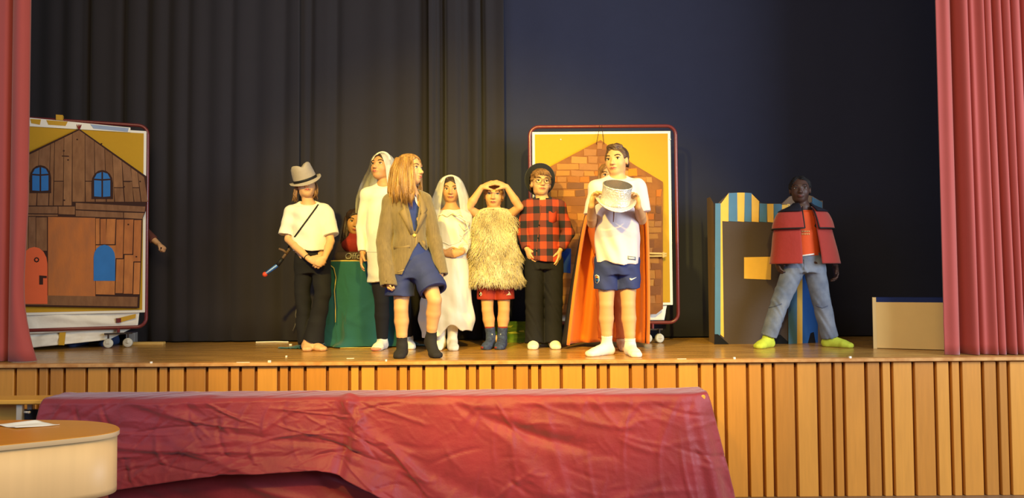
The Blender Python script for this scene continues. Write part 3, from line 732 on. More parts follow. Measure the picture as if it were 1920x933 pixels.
H = (f_cre(S * WD, hang) + f_long(S * WD, hang) + f_fine(S * WD, hang)) * np.clip(hang / .06, 0.12, 1)
e = .018                                                         # rounded edge
Yc = np.where(D_ < top, TB - D_, TF - .015) - 0.02 * np.clip(hang / .05, 0, 1) - flare * .10 - H + .0 * S
Zc = np.where(D_ < top, ZT + .012, ZT + .012 - hang) - 0.006 * np.clip(1 - np.abs(D_ - top) / .03, 0, 1) + .0 * S
# gathered fold falling from the pinch near the middle left
cp_ = (W(655, 760, TF).x - xl) / WD
g1 = np.exp(-((S * WD - cp_ * WD - .16 * hang) / (.035 + .10 * flare)) ** 2); Yc -= (.05 * g1) * np.clip(hang / .04, 0.0, 1) * (1 - .4 * flare)
g2 = np.exp(-((S * WD - cp_ * WD - .05 + .1 * hang) / .03) ** 2); Yc += .025 * g2 * np.clip(hang / .1, 0, 1)
Zc += .022 * np.exp(-((S * WD - cp_ * WD) / .04) ** 2) * np.exp(-((D_ - top) / .06) ** 2)
Zc += np.where(D_ < top, .006 * noise1(S * 6 + T * 2, 4), 0) + .008 * np.exp(-((S - .24) / .02) ** 2) * np.exp(-((D_ - top + .05) / .05) ** 2)
# right corner cascade
gc = np.clip((S - .955) / .045, 0, 1); Yc += gc ** 1.5 * (.05 + .12 * flare) + .03 * np.sin(gc * 9) * flare
# hem of the upper layer lifts at the left: sag curve
ucur = np.array([60, 220, 330, 420, 500, 600, 625, 680, 740, 800, 2000]); vcur = np.array([930, 914, 897, 884, 882, 876, 880, 905, 935, 990, 1100])
hx = np.array([W(u, 800, TF - .1).x for u in ucur]); hz = np.array([W(u, v_, TF - .1).z for u, v_ in zip(ucur, vcur)])
HEM = np.interp(X, hx, hz); top_z = ZT + .012
low = np.minimum(HEM, top_z - .2); zmin_def = top_z - drop
lim = np.maximum(low, zmin_def); scale_z = (top_z - lim) / drop
Zc = np.where(D_ < top, Zc, top_z - (top_z - Zc) * scale_z)
Yc -= .03 * np.clip((flare - .8) / .2, 0, 1) * (scale_z < .98)
Pn = np.stack([np.broadcast_to(Xf, Zc.shape), Yc, Zc], -1)
def gridfaces(a, b):
    i = np.arange(a - 1)[:, None] * b + np.arange(b - 1)[None, :]; return np.stack([i, i + b, i + b + 1, i + 1], -1).reshape(-1, 4)
o = link_mesh('drape', Pn.reshape(-1, 3), gridfaces(ny + 1, nx + 1), M_RED, rc, True); o.modifiers.new('thickness', 'SOLIDIFY').thickness = .003
# lower layer showing under the lifted hem
nx2, ny2 = 180, 50; S2 = np.linspace(0, 1, nx2 + 1)[None, :]; T2 = np.linspace(0, 1, ny2 + 1)[:, None]; w2 = W(860, 800, TF).x - xl
f2c = crease_field(40, w2, .8, 21, .3, 1.2, .02, (.02, .05), (.25, .2))
X2 = xl + .03 + S2 * w2 + 0 * T2; Z2 = ZT - .10 - T2 * .62 + 0 * S2; Y2 = TF + .0 - .10 * T2 - f2c(S2 * w2, T2 * .7) + .0 * S2
link_mesh('under_layer', np.stack([X2, Y2, Z2], -1).reshape(-1, 3), gridfaces(ny2 + 1, nx2 + 1), M_RED, rc, True)

# ------------------------------------------------------------------ rounded counter at the lower left
M_CTOP = mat('laminate_orange_reflection', (204, 136, 36), 0.22, 0.08, 4, stretch=(.6, 5, 1), spec=.5)  # orange reflected from the stage boards is put into this colour
M_CEDGE = mat('counter_edge_band', (214, 184, 140), 0.4, 0.05, 6)
M_CSIDE = mat('counter_side_veneer', (214, 176, 122), 0.45, 0.10, 3.0, stretch=(7, 7, .35), spec=.35)
ZC = 0.75
px = [(-190, 815), (-120, 792), (-40, 788), (30, 786.5), (100, 786.5), (150, 787.5), (185, 790), (208, 793.5), (220, 797.5), (225.5, 802), (222, 806.5), (210, 810.5), (185, 815), (156, 818.5), (100, 824.5), (50, 829.5), (0, 834.5), (-80, 842), (-160, 842)]
tp = [onz(u, v_, ZC) for u, v_ in px]
def smooth_loop(P, it=2):
    for _ in range(it):
        Q = []
        for i in range(len(P)):
            a_, b_ = P[i], P[(i + 1) % len(P)]; Q += [a_ * .75 + b_ * .25, a_ * .25 + b_ * .75]
        P = Q
    return P
tp = smooth_loop(tp)[::-1]
cen = sum(tp, Vector((0, 0, 0))) / len(tp)
ct = thing('rounded_counter', (cen.x, cen.y, 0), 'pale wooden counter with a rounded end in the lower left foreground', 'counter')
k = len(tp)
def ring_mesh(loops, close_top=True, close_bot=False):
    m = MB(); [m.v.extend(l) for l in loops]
    for r_ in range(len(loops) - 1):
        for i in range(k):
            j = (i + 1) % k; m.f.append((r_ * k + i, r_ * k + j, (r_ + 1) * k + j, (r_ + 1) * k + i))
    if close_top: m.f.append(tuple(range((len(loops) - 1) * k, len(loops) * k)))
    if close_bot: m.f.append(tuple(range(k - 1, -1, -1)))
    return m
def inset(d, z): return [Vector((p.x + (cen.x - p.x) * d, p.y + (cen.y - p.y) * d, z)) for p in tp]
m = ring_mesh([inset(.0, ZC - .002), inset(.008, ZC)]); 
if (m.v[1] - m.v[0]).cross(m.v[k] - m.v[0]).dot(m.v[0] - cen) < 0: m.f = [f[::-1] for f in m.f]
m.build('countertop', M_CTOP, ct)
ring_mesh([inset(.004, ZC - .024), inset(-.0005, ZC - .022), inset(-.0005, ZC - .002)], False).build('edge_band', M_CEDGE, ct, True)
ring_mesh([inset(.03, ZC - .285), inset(.03, ZC - .26), inset(.03, ZC - .023)], True, True).build('apron', M_CSIDE, ct, True)
ring_mesh([inset(.14, .0), inset(.14, ZC - .28)], True, True).build('plinth', mat('plinth_wood', (128, 62, 44), .6, .1, 5), ct, True)
# sheet of paper
pp = [onz(-30, 797, ZC), onz(8, 797, ZC), onz(60, 796, ZC), onz(112, 796.5, ZC), onz(75, 801, ZC), onz(30, 803.5, ZC), onz(-20, 798, ZC)]
sh = thing('paper_sheet', onz(50, 799, ZC), 'white sheet of paper lying on the pale rounded counter', 'paper')
P_ = []
q00, q10, q11, q01 = onz(-14, 797, ZC), onz(30, 803.6, ZC), onz(112, 797, ZC), onz(62, 793.5, ZC)
for i in range(13):
    s = i / 12; row = []
    for j in range(13):
        t = j / 12; b_ = (q00 * (1 - s) + q10 * s) * (1 - t) + (q01 * (1 - s) + q11 * s) * t
        b_.z = ZC + .003 + .014 * math.exp(-((s - .15) / .25) ** 2) * t * t + .004 * math.sin(s * 5 + t * 2) ** 2; row.append(b_)
    P_.append(row)
MB().grid(P_).build('sheet', M_WHITE, sh, True, None, .0015)

# ------------------------------------------------------------------ small table with green cloth at the back of the stage
M_GREEN = mat('green_cloth', (24, 80, 84), 0.85, 0.08, 8, .15, 50, sheen=.3)
M_STRAW = mat('straw_raffia', (186, 166, 92), 0.8, .1)
Yg0, Yg1 = 5.90, 6.08
gxl, gxr = W(606, 560, Yg0).x, W(752, 560, Yg0).x; gz = W(660, 491, Yg0).z
gt = thing('small_table', ((gxl + gxr) / 2, (Yg0 + Yg1) / 2, STZ), 'small table hidden under the green cloth', 'table')
MB().box(((gxl + gxr) / 2, (Yg0 + Yg1) / 2, gz - .022), (gxr - gxl - .03, Yg1 - Yg0 - .02, .024), bevel=.004).build('tabletop', M_TOPW, gt)
for x in (gxl + .04, gxr - .04):
    for y in (Yg0 + .03, Yg1 - .03): MB().box((x, y, (STZ + gz - .034) / 2), (.03, .03, gz - .034 - STZ), bevel=.003).build('leg', M_STEEL, gt)
gc_ = thing('green_cloth', ((gxl + gxr) / 2, Yg0, gz), 'dark green cloth draped over the small table behind the barefoot person', 'tablecloth')
# cloth wraps front and both sides
pl = [(gxl, Yg1), (gxl, Yg0 + .02), (gxl + .02, Yg0), (gxr - .02, Yg0), (gxr, Yg0 + .02), (gxr, Yg1)]
def along(pl, n):
    L = [0]
    for a_, b_ in zip(pl, pl[1:]): L.append(L[-1] + math.dist(a_, b_))
    o_ = []
    for i in range(n + 1):
        d_ = L[-1] * i / n; j = max(q for q in range(len(L) - 1) if L[q] <= d_ + 1e-9); t = (d_ - L[j]) / (L[j + 1] - L[j]); o_.append((pl[j][0] * (1 - t) + pl[j + 1][0] * t, pl[j][1] * (1 - t) + pl[j + 1][1] * t))
    return o_
path = along(pl, 160); cx_, cy_ = (gxl + gxr) / 2, Yg1
fcr = crease_field(40, 1.1, .6, 31, .1, .4, .008, (.01, .03), (1.2, .5)); P_ = []
hh = gz - STZ
for j in range(41):
    t = j / 40; row = []
    for i, (x, y) in enumerate(path):
        s = i / 160; d = Vector((x - cx_, (y - cy_) * .6 - .02, 0)).normalized(); fl = .012 + .02 * t + (.012 * math.sin(s * 34) + .018 * math.sin(s * 15 + 1)) * t * t + float(fcr(np.array(s * 1.1), np.array(t * .6))) * (t > .02)
        spread = max(0, (t - .9) / .1) ** 2 * (.05 + .03 * math.sin(s * 21))
        row.append(Vector((x, y, gz + .004 - (hh - .006) * t)) + d * (fl + spread))
    P_.append(row)
m = MB().grid(P_); inner = [[Vector((x, y, gz + .004)) for x, y in [(a_ * (1 - q) + cx_ * q, b_ * (1 - q) + Yg1 * q) for a_, b_ in path]] for q in (1.0, .5, .02)]
m.grid(inner); m.build('drape', M_GREEN, gc_, True, None, .003)
P_ = []                                                          # corner lying on the floor to the left and to the right
for (ua, ub_, va) in ((524, 606, 653), (738, 800, 648)):
    P_ = []
    for i in range(25):
        s = i / 24; row = []
        for j in range(11):
            t = j / 10; a_ = onz(ua + (ub_ - ua) * s, va, STZ); w_ = .03 + .10 * s if ua < 600 else .10 - .06 * s
            row.append(Vector((a_.x, a_.y - .03 + w_ * (t - .2) * 1.6, STZ + .004 + (.022 * math.sin(t * 3.1) * (.5 + .5 * math.sin(s * 13 + t * 4)) + .012 * math.sin(s * 31 + t * 9) ** 2) * (.3 + s if ua < 600 else 1.2 - s))))
        P_.append(row)
    MB().grid(P_).build('floor_fold', M_GREEN, gc_, True, None, .003)
def cord(name, pts, r, label, m=M_STRAW):
    o = MB().tube(pts, r, 6).build(name, m, None, True, pts[0]); tag(o, label, 'cord', 'straw strands around the green cloth'); return o
yb = Yg0 - .03
cord('straw_strand', [W(608, 494, yb), W(618, 496, yb - .002), W(626, 502, yb - .004), W(630, 520, yb - .008), W(627, 545, yb - .012), W(629, 575, yb - .018), W(629, 604, yb - .022)], .0035, 'pale straw strand hanging down the front of the green cloth')
cord('straw_strand', [W(606, 491, yb + .02) + Vector((0, 0, .008)), W(625, 489, yb + .05), W(645, 490, yb + .02) + Vector((0, 0, .006)), W(668, 489, yb + .05), W(690, 492, yb + .02) + Vector((0, 0, .006))], .006, 'straw strand lying along the top edge of the green cloth')
q_ = onz(650, 652, STZ + .006); cord('straw_strand', [q_ + Vector((-.05, 0, 0)), q_ + Vector((.02, -.006, .002)), q_ + Vector((.1, .004, 0)), q_ + Vector((.2, -.005, .002)), q_ + Vector((.28, .004, 0))], .004, 'straw strand on the floor in front of the green cloth')
q_ = W(557, 580, 6.38); cord('straw_strand', [W(556, 578, 6.36), W(554, 590, 6.36), W(556, 600, 6.36), W(553, 610, 6.36), W(549, 620, 6.36)], .003, 'thin grey strand hanging on the black curtain behind the barefoot person', mat('grey_string', (110, 105, 100), .8))
# ------------------------------------------------------------------ people
def skin(name, c): return mat('skin_' + name, c, 0.52, 0.05, 25, spec=.35)
SK_A = skin('a', (204, 154, 106)); SK_B = skin('b', (186, 136, 90)); SK_C = skin('c', (70, 46, 36)); SK_D = skin('d', (210, 162, 116))
M_EYEW = mat('eye_white', (225, 218, 208), .3, 0.0); M_IRIS = mat('iris_dark', (42, 30, 24), .25, 0.0); M_IRISB = mat('iris_grey', (74, 84, 92), .25, 0.0)
M_LIP1 = mat('lips_rose', (186, 96, 86), .45, .05); M_LIP2 = mat('lips_deep', (98, 52, 48), .45, .05)
M_BROW1 = mat('brow_brown', (96, 66, 42), .8, .1); M_BROW2 = mat('brow_black', (34, 26, 22), .8, .1); M_LASH = mat('lash_dark', (40, 28, 24), .8, .1)
H_BLOND = mat('hair_blond', (178, 134, 76), .45, 0.0, 7, .35, 60, stretch=(5, 5, .5), col2=(122, 86, 48), spec=.45)
H_SHORT = mat('hair_short_brown', (92, 66, 46), .5, 0.0, 20, .5, 90, col2=(58, 42, 32), spec=.4)
H_LBROWN = mat('hair_light_brown', (150, 108, 66), .5, 0.0, 9, .35, 60, stretch=(5, 5, .6), col2=(112, 78, 46), spec=.4)
H_DBROWN = mat('hair_dark_brown', (66, 46, 36), .45, 0.0, 9, .35, 70, stretch=(5, 5, .6), col2=(42, 30, 26), spec=.4)
H_SAND = mat('hair_sandy', (190, 146, 92), .5, 0.0, 9, .4, 60, stretch=(4, 4, 1), col2=(150, 110, 66), spec=.4)
H_BLACK = mat('hair_black', (22, 19, 19), .7, .2, 40, .6, 120)

class Person:
    def __init__(s, label, u, Y):
        s.Y = Y; b = W(u, 600, Y); s.root = thing('person', (b.x, Y, STZ), label, 'person', 'children on the stage'); s.J = {}
    def p(s, u, v, dy=0.0): return W(u, v, s.Y + dy)
    def set(s, **k):
        for n, a in k.items(): s.J[n] = s.p(*a) if isinstance(a, tuple) else a
    def head(s, u, v, H, yaw=0, pitch=0, roll=0, dy=0.0):
        s.hc = s.p(u, v, dy); s.H = H; y, p, r = (math.radians(a) for a in (yaw, pitch, roll))
        f = Vector((math.sin(y) * math.cos(p), -math.cos(y) * math.cos(p), math.sin(p))); l = Vector((math.cos(y), math.sin(y), 0)); uu = f.cross(l)
        q = Matrix.Rotation(r, 3, f); s.f, s.l, s.u = f, q @ l, q @ uu
        s.HM = np.array([s.l, s.f, s.u])
        s.M4 = Matrix.Translation(s.hc) @ Matrix((s.l, -s.f, s.u)).transposed().to_4x4()     # local x right, -y forward, z up
    def h(s, x, y, z): return s.hc + (s.l * x + s.f * y + s.u * z) * s.H
    def head_vol(s, V):
        H = s.H; e = lambda c, r, k=.08, mode='add': V.ell(s.h(*c), np.array(r) * H, s.HM, k * H, mode)
        e((0, -.06, .13), (.35, .41, .37)); e((0, .07, -.10), (.285, .30, .36), .12)
        e((0, .19, -.37), (.145, .14, .12), .14)
        for x in (-1, 1):
            e((x * .15, .19, -.13), (.12, .13, .13), .12); e((x * .17, -.02, -.3), (.09, .14, .12), .12)
            e((x * .345, -.03, -.03), (.04, .085, .125), .03)
        V.cap(s.h(-.17, .31, .115), s.h(.17, .31, .115), .05 * H, k=.06 * H)
        for x in (-1, 1): e((x * .155, .405, .02), (.095, .055, .05), .05, 'sub')
        V.cap(s.h(0, .345, .04), s.h(0, .435, -.125), .028 * H, .05 * H, k=.05 * H); e((0, .435, -.135), (.058, .052, .045), .03)
        for x in (-1, 1): e((x * .058, .39, -.15), (.036, .045, .032), .03)
        e((0, .355, -.262), (.10, .045, .055), .05); e((0, .36, -.30), (.075, .035, .02), .03)
    def hand(s, V, w, d, n, th, L=.145, curl=(20, 25, 20), spread=5, thumb=(.75, .6, .35), tcurl=15, fr=1.0):
        w = Vector(w); d = Vector(d).normalized(); n = Vector(n); n = (n - d * n.dot(d)).normalized(); t0 = Vector(th); t_ = d.cross(n); t_ = t_ if t_.dot(t0) > 0 else -t_
        k = L / .15
        V.ell(w + d * .042 * k, (.047 * k, .034 * k, .0165 * k), np.array([d, t_, n]), .014)
        for i, (o, ln) in enumerate(((.027, .068), (.009, .075), (-.009, .070), (-.026, .055))):
            b = w + d * (.076 - abs(o) * .25) * k + t_ * o * k; dd = (d + t_ * (o / .027) * math.tan(math.radians(spread))).normalized(); a = 0; r = .0083 * k * fr * (1 if i < 3 else .9)
            for j, fr_ in enumerate((.46, .30, .24)):
                a += math.radians(curl[j]); e = b + (dd * math.cos(a) + n * math.sin(a)) * ln * fr_ * k; V.cap(b, e, r, r * .9, .006); b = e; r *= .9
        b = w + d * .022 * k + t_ * .022 * k + n * .004; dd = (d * thumb[0] + t_ * thumb[1] + n * thumb[2]).normalized()
        e = b + dd * .036 * k; V.cap(b, e, .0125 * k, .0098 * k, .012); a = math.radians(tcurl); e2 = e + (dd * math.cos(a) + (d * .7 + n * .7 - t_ * .2).normalized() * math.sin(a)) * .028 * k; V.cap(e, e2, .0095 * k, .0075 * k, .006)
    def foot(s, V, side, inf=0.0, toes=False):
        A = s.J['an_' + side]; t, ln, lift = s.J.get('ft_' + side, (Vector((0, -1, 0)), .2, 0)); t = Vector(t).normalized(); g = STZ
        if lift == 0:
            heel = Vector((A.x, A.y, g + .030)) - t * .025; ball = Vector((A.x, A.y, g + .024)) + t * ln * .52; toe = Vector((A.x, A.y, g + .017)) + t * ln * .78
        else:                                                    # on tiptoe: ball on the floor, heel up
            b0 = Vector(s.J['ball_' + side]); ball = Vector((b0.x, b0.y, g + .028)); toe = ball + t * .055 + Vector((0, 0, -.008)); heel = A - t * .02 + Vector((0, 0, -.028))
        V.cap(A + Vector((0, 0, .005)), heel, .030 + inf, .031 + inf, .03); V.cap(heel, ball, .029 + inf, .030 + inf, .02)
        V.cap(A, (ball + heel) / 2 + (ball - heel) * .2 + Vector((0, 0, .012)), .028 + inf, .024 + inf, .03)
        n = Vector((-t.y, t.x, 0))
        for o in (-.018, 0, .016): V.cap(ball + n * o, toe + n * o * 1.15 - t * abs(o) * .6, .023 + inf, .0165 + inf, .014)
    def body(s, material, h=.005, R=1.0, fingers=None, legs=True, fat=1.0):
        J = s.J; pts = [v for k, v in J.items() if isinstance(v, Vector)] + [s.hc]
        lo = np.min([tuple(p) for p in pts], 0) - .24; hi = np.max([tuple(p) for p in pts], 0) + .24; lo[2] = max(lo[2], STZ - .02)
        if not legs: lo[2] = min(J['hip_l'].z, J['hip_r'].z) - .15
        V = Vol(lo, hi, h); s.head_vol(V)
        sl, sr = J['sh_l'], J['sh_r']; nk = J['neck']; V.cap(s.h(0, -.16, -.20), nk, .205 * s.H, .225 * s.H, .015)
        hip = (J['hip_l'] + J['hip_r']) / 2; ws = (sr - sl).length / 2; yaw = math.atan2(sr.y - sl.y, sr.x - sl.x); s.yaw = yaw
        mid = (sl + sr) / 2; s.mid, s.hipc, s.ws = mid, hip, ws
        V.cap(sl, sr, .04 * R, k=.04); V.cap(nk, (sl * .7 + nk * .3) - Vector((0, 0, .01)), .045 * R, .035 * R, .03); V.cap(nk, (sr * .7 + nk * .3) - Vector((0, 0, .01)), .045 * R, .035 * R, .03)
        lp = lambda t: mid.lerp(hip, t)
        V.loft([(lp(1.06).z, hip.x, hip.y, .10 * fat, .06), (hip.z, hip.x, hip.y, .135 * fat, .10), (lp(.6).z, lp(.6).x, lp(.6).y, .115 * fat, .085), (lp(.25).z, lp(.25).x, lp(.25).y, ws * .95, .092), (mid.z - .01, mid.x, mid.y, ws * .9, .065)], yaw, .04)
        for d in ('l', 'r'):
            V.cap(J['sh_' + d], J['el_' + d], .040 * R, .032 * R, .02); V.cap(J['el_' + d], J['el_' + d].lerp(J['wr_' + d], .35), .032 * R, .033 * R, .006); V.cap(J['el_' + d].lerp(J['wr_' + d], .35), J['wr_' + d], .033 * R, .0215 * R, .006)
            if legs:
                hp, kn, an = (J[q + d] for q in ('hip_', 'kn_', 'an_'))
                V.cap(hp, kn, .072 * R, .046 * R, .03)
                cf = kn.lerp(an, .34) + Vector((0, .008, 0)); V.cap(kn, cf, .046 * R, .0485 * R, .008); V.cap(cf, kn.lerp(an, .7), .0485 * R, .036 * R, .008); V.cap(kn.lerp(an, .7), an, .036 * R, .029 * R, .008); s.foot(V, d)
            if fingers and fingers.get(d): s.hand(V, J['wr_' + d], **fingers[d])
        V.floor(STZ + .001); s.V = V; s.skinmat = material
        s.bodyo = V.build('body', material, s.root); return V
    def patch(s, name, pts, material, parent, off=.0012):
        """small raised patch on the face; pts in head units (x, z)"""
        P = []; c = (sum(p[0] for p in pts) / len(pts), sum(p[1] for p in pts) / len(pts))
        for x, z in [c] + list(pts):
            q = s.V.hit(s.h(x, .5, z), -s.f, s.H, off)
            if q is None: return None
            P.append(q)
        n = len(pts); m = MB(); m.v = P; m.f = [(0, 1 + i, 1 + (i + 1) % n) for i in range(n)]
        return m.build(name, material, parent, True, None, .0012)
    def face(s, white=M_EYEW, iris=M_IRIS, lips=M_LIP1, brow=M_BROW1, eyes=True, smile=.0, open_=1.0):
        H = s.H
        for x in (-1, 1):
            if eyes:
                q = s.V.hit(s.h(x * .155, .5, .02), -s.f, H, 0)
                if q is not None:
                    Me = Matrix((s.l, s.f, s.u)).transposed()
                    e = MB().ball(q - s.f * .010 * H, (.070 * H, .028 * H, .030 * H * open_), 14, 10, Me).build('eye', white, s.bodyo, True)
                    MB().ball(q + s.f * .008 * H + s.l * (.006 * H), (.035 * H, .017 * H, .029 * H * open_), 12, 8, Me).build('iris', iris, s.bodyo, True)
                    L = []
                    for i in range(7):
                        a = -1 + i / 3; L.append(q + s.l * a * .078 * H + s.u * ((.031 * open_) * (1 - a * a) + .006) * H + s.f * (.018 - .022 * a * a) * H)
                    MB().tube(L, [.006 * H] + [.012 * H] * 5 + [.006 * H], 6).build('eyelid', M_LASH, s.bodyo, True)
            B = [];
            for i in range(6):
                a = i / 5; xx = x * (.075 + .17 * a); zz = .115 + .035 * math.sin(a * 2.4) - .02 * a; g = s.V.hit(s.h(xx, .5, zz), -s.f, H, .001)
                if g is not None: B.append(g)
            if len(B) > 2: MB().tube(B, [.012 * H] + [.016 * H] * (len(B) - 2) + [.007 * H], 6).build('eyebrow', brow, s.bodyo, True)
        ml = .115
        s.patch('lips', [(-ml, -.272 + smile), (-.06, -.250), (-.02, -.243), (0, -.248), (.02, -.243), (.06, -.250), (ml, -.272 + smile), (.06, -.302), (0, -.312), (-.06, -.302)], lips, s.bodyo, .002)
        L = [s.V.hit(s.h(a * ml * 1.05, .5, -.272 + smile * a * a), -s.f, H, .001) for a in (-1, -.5, 0, .5, 1)]
        if all(q is not None for q in L): MB().tube(L, .0055 * H, 5).build('mouth_line', M_LASH, s.bodyo, True)
    def vol(s, pts, pad=.1, h=.006):
        pad = pad + .07; pts = [tuple(p) for p in pts]; return Vol(np.min(pts, 0) - pad, np.max(pts, 0) + pad, h)
    def hair_cap(s, material, line=.30, back=-.25, puff=.03, h=.005, ears=False, messy=.012, fringe=.0, freq=60, extra=None):
        """hair shell: skull grown by puff, cut away over the face"""
        H = s.H; V = s.vol([s.hc], .85 * H, h)
        V.ell(s.h(0, -.07, .14), np.array((.36 + puff, .42 + puff, .375 + puff)) * H, s.HM, 0); V.ell(s.h(0, -.16, -.08), np.array((.33 + puff, .31 + puff, .30)) * H, s.HM, .08 * H)
        V.ell(s.h(0, .34, line - .46 - fringe), np.array((.33, .40, .46)) * H, s.HM, .03 * H, 'sub')
        for x in (-1, 1): V.ell(s.h(x * .40, .07, -.16), np.array((.13, .16, .24)) * H, s.HM, .02 * H, 'sub')
        V.ell(s.h(0, -.1, back - .35), np.array((.7, .7, .35)) * H, s.HM, .02 * H, 'sub')
        hc = np.array(s.hc); M = s.HM; Hh = H
        def f(D, X, Y, Z):
            x, y, z = X - hc[0], Y - hc[1], Z - hc[2]; a = M[0][0] * x + M[0][1] * y + M[0][2] * z; b = M[1][0] * x + M[1][1] * y + M[1][2] * z; c = M[2][0] * x + M[2][1] * y + M[2][2] * z
            return D + messy * Hh * (np.sin(a * freq / Hh * .2 + 3 * np.sin(c * 4 / Hh)) + np.sin(b * freq / Hh * .23 + 2 * np.sin(a * 5 / Hh + c * 3 / Hh)) + .6 * np.sin((a + c) * freq / Hh * .4))
        extra and extra(V)
        V.func(f); return V.build('hair', material, s.root)
    def locks(s, name, n, gen, material, parent=None, sides=5):
        m = MB()
        for i in range(n):
            pts, r = gen(i); m.tube(pts, r, sides)
        o = m.build(name, material, parent or s.root, True); o['kind'] = 'stuff'; return o
    def limb(s, V, pts, rs, k=.02, flat=True):
        n = len(pts) - 1
        for i in range(n): V.cap(pts[i], pts[i + 1], rs[i], rs[i + 1], k if i == 0 else min(k, .008), flat1=(flat and i == n - 1))
    def torso(s, V, top, bot, infl=.012, rx=(1.0, 1.0, 1.0), ry=(.085, .1, .1), fold=None, tilt=None, k=.03, hemr=None):
        """clothing around the trunk between heights top and bot (world z)"""
        mid, hip, ws = s.mid, s.hipc, s.ws; c = lambda z: mid.lerp(hip, max(-.1, min(1.6, (mid.z - z) / (mid.z - hip.z))))
        zs = [(top, .80 * rx[0], ry[0] * .8), (top - .05, 1.0 * rx[0], ry[0]), ((top + bot) / 2 + .03, .98 * rx[1], ry[1]), (bot, 1.0 * rx[2], ry[2])]
        V.loft([(z, c(z).x, c(z).y, ws * a + infl, b + infl) for z, a, b in zs], s.yaw, k, fold=fold, tilt=tilt)
    def sock(s, side, top, material, inf=.004, name='sock'):
        A = s.J['an_' + side]; kn = s.J['kn_' + side]; t, ln, lift = s.J.get('ft_' + side, (Vector((0, -1, 0)), .2, 0))
        pts = [A, A + Vector(t) * .2, A - Vector(t) * .1]
        if lift: pts.append(Vector(s.J['ball_' + side]) + Vector(t) * .1)
        V = s.vol(pts, .09, .005)
        s.foot(V, side, inf); tp = A.lerp(kn, top / (kn - A).length); V.cap(A, tp, .030 + inf, .029 + .02 * top / .12 * .5 + inf, .015, flat1=True); V.floor(STZ + .0005)
        o = V.build(name, material, s.root); s.sockV = V; return o, tp
    def decal(s, V, name, px, material, parent, dy=0.0, off=.002, th=.002):
        P = []
        c = (sum(a for a, b in px) / len(px), sum(b for a, b in px) / len(px))
        for u, v in [c] + list(px):
            d = ray(u, v).normalized(); o = W(u, v, s.Y - .5); q = V.hit(o, d, 1.0, off)
            if q is None: return None
            P.append(q)
        n = len(px); m = MB(); m.v = P; m.f = [(0, 1 + i, 1 + (i + 1) % n) for i in range(n)]
        return m.build(name, material, parent, True, None, th)
    def line(s, V, name, px, r, material, parent, off=.001):
        P = []
        for (u0, v0), (u1, v1) in zip(px, px[1:]):
            for i in range(6):
                t = i / 6; P.append((u0 + (u1 - u0) * t, v0 + (v1 - v0) * t))
        P.append(px[-1]); Q = []
        for u, v in P:
            q = V.hit(W(u, v, s.Y - .5), ray(u, v).normalized(), 1.0, off)
            if q is not None: Q.append(q)
        if len(Q) > 1: return MB().tube(Q, r, 6).build(name, material, parent, True)

def revolve_sheet(st, n, fold=None):
    """st rows (z, cx, cy, rx, ry, a0, a1) angles in degrees measured from the audience side"""
    P = []
    for j, (z, cx, cy, rx, ry, a0, a1) in enumerate(st):
        row = []
        for i in range(n + 1):
            a = math.radians(a0 + (a1 - a0) * i / n); k = 1 + (fold(a, j / (len(st) - 1)) if fold else 0)
            row.append((cx + rx * k * math.sin(a), cy - ry * k * math.cos(a), z))
        P.append(row)
    return P
def interp_st(st, n):
    zs = np.linspace(0, len(st) - 1, n); out = []
    for q in zs:
        i = min(int(q), len(st) - 2); t = q - i; t = t; out.append(tuple(a * (1 - t) + b * t for a, b in zip(st[i], st[i + 1])))
    A = np.array(out); k = np.hanning(7)[1:-1]; k /= k.sum()
    for c in range(A.shape[1]): A[:, c] = np.convolve(np.pad(A[:, c], 2, mode='edge'), k, 'valid')
    return [tuple(r) for r in A]
def wob(seed, n=5, lo=3, hi=11):
    r = random.Random(seed); q = [(r.randint(lo, hi), r.uniform(0, 6.28), r.uniform(.4, 1)) for _ in range(n)]
    def f(th, z): return sum(np.sin(th * k + p + z * 3 * w) * w for k, p, w in q) / n
    return f
UP = Vector((0, 0, 1)); LT = Vector((-1, 0, 0)); RT = Vector((1, 0, 0)); FW = Vector((0, -1, 0)); BK = Vector((0, 1, 0)); DN = Vector((0, 0, -1))
def unit(*a): return Vector(a).normalized()
M_TEE = mat('white_cotton', (222, 218, 208), .85, .04, 10, .6, 9)
M_BLKP = mat('black_trouser_cloth', (23, 22, 27), .88, .08, 10, .4, 12)
M_GREYH = mat('grey_felt', (158, 146, 134), .85, .08, 40, .2, 200)
M_BBAND = mat('black_band', (26, 24, 24), .6, .05)
M_NAVY = mat('navy_short_cloth', (44, 52, 100), .75, .08, 12, .3, 24)
M_BSOCK = mat('black_sock_knit', (36, 33, 36), .9, .08, 30, .2, 200)
M_WSOCK = mat('white_sock_knit', (228, 220, 204), .9, .05, 24, .25, 160)

# ---- barefoot person with fedora
P = Person('person in a grey fedora, white T-shirt and flared black trousers, barefoot, hands clasped', 578, 5.76)
P.head(574, 347, .205, 18, 10, 5)
P.set(neck=(579, 387), sh_l=(548, 399), sh_r=(611, 399), el_l=(541, 448, -.04), el_r=(620, 452, -.05), wr_l=(580, 486, -.175), wr_r=(609, 483, -.17), hip_l=(572, 488), hip_r=(599, 488), kn_l=(567, 548, -.01), kn_r=(605, 554, -.06), an_l=(577, 641, -.02), an_r=(579, 640, -.07))
P.J['ft_l'] = (unit(.25, -1, 0), .19, 0); P.J['ft_r'] = (unit(1, -.55, 0), .20, 0)
P.body(SK_D, .0048, .93, dict(l=dict(d=(1, -.25, -.22), n=(.1, .9, -.2), th=UP, curl=(28, 32, 20), spread=3, L=.14), r=dict(d=(-.75, -.35, -.75), n=(-.3, 1, .1), th=(-.3, -.4, .8), curl=(40, 40, 25), spread=3, L=.14)))
P.face(smile=.012)
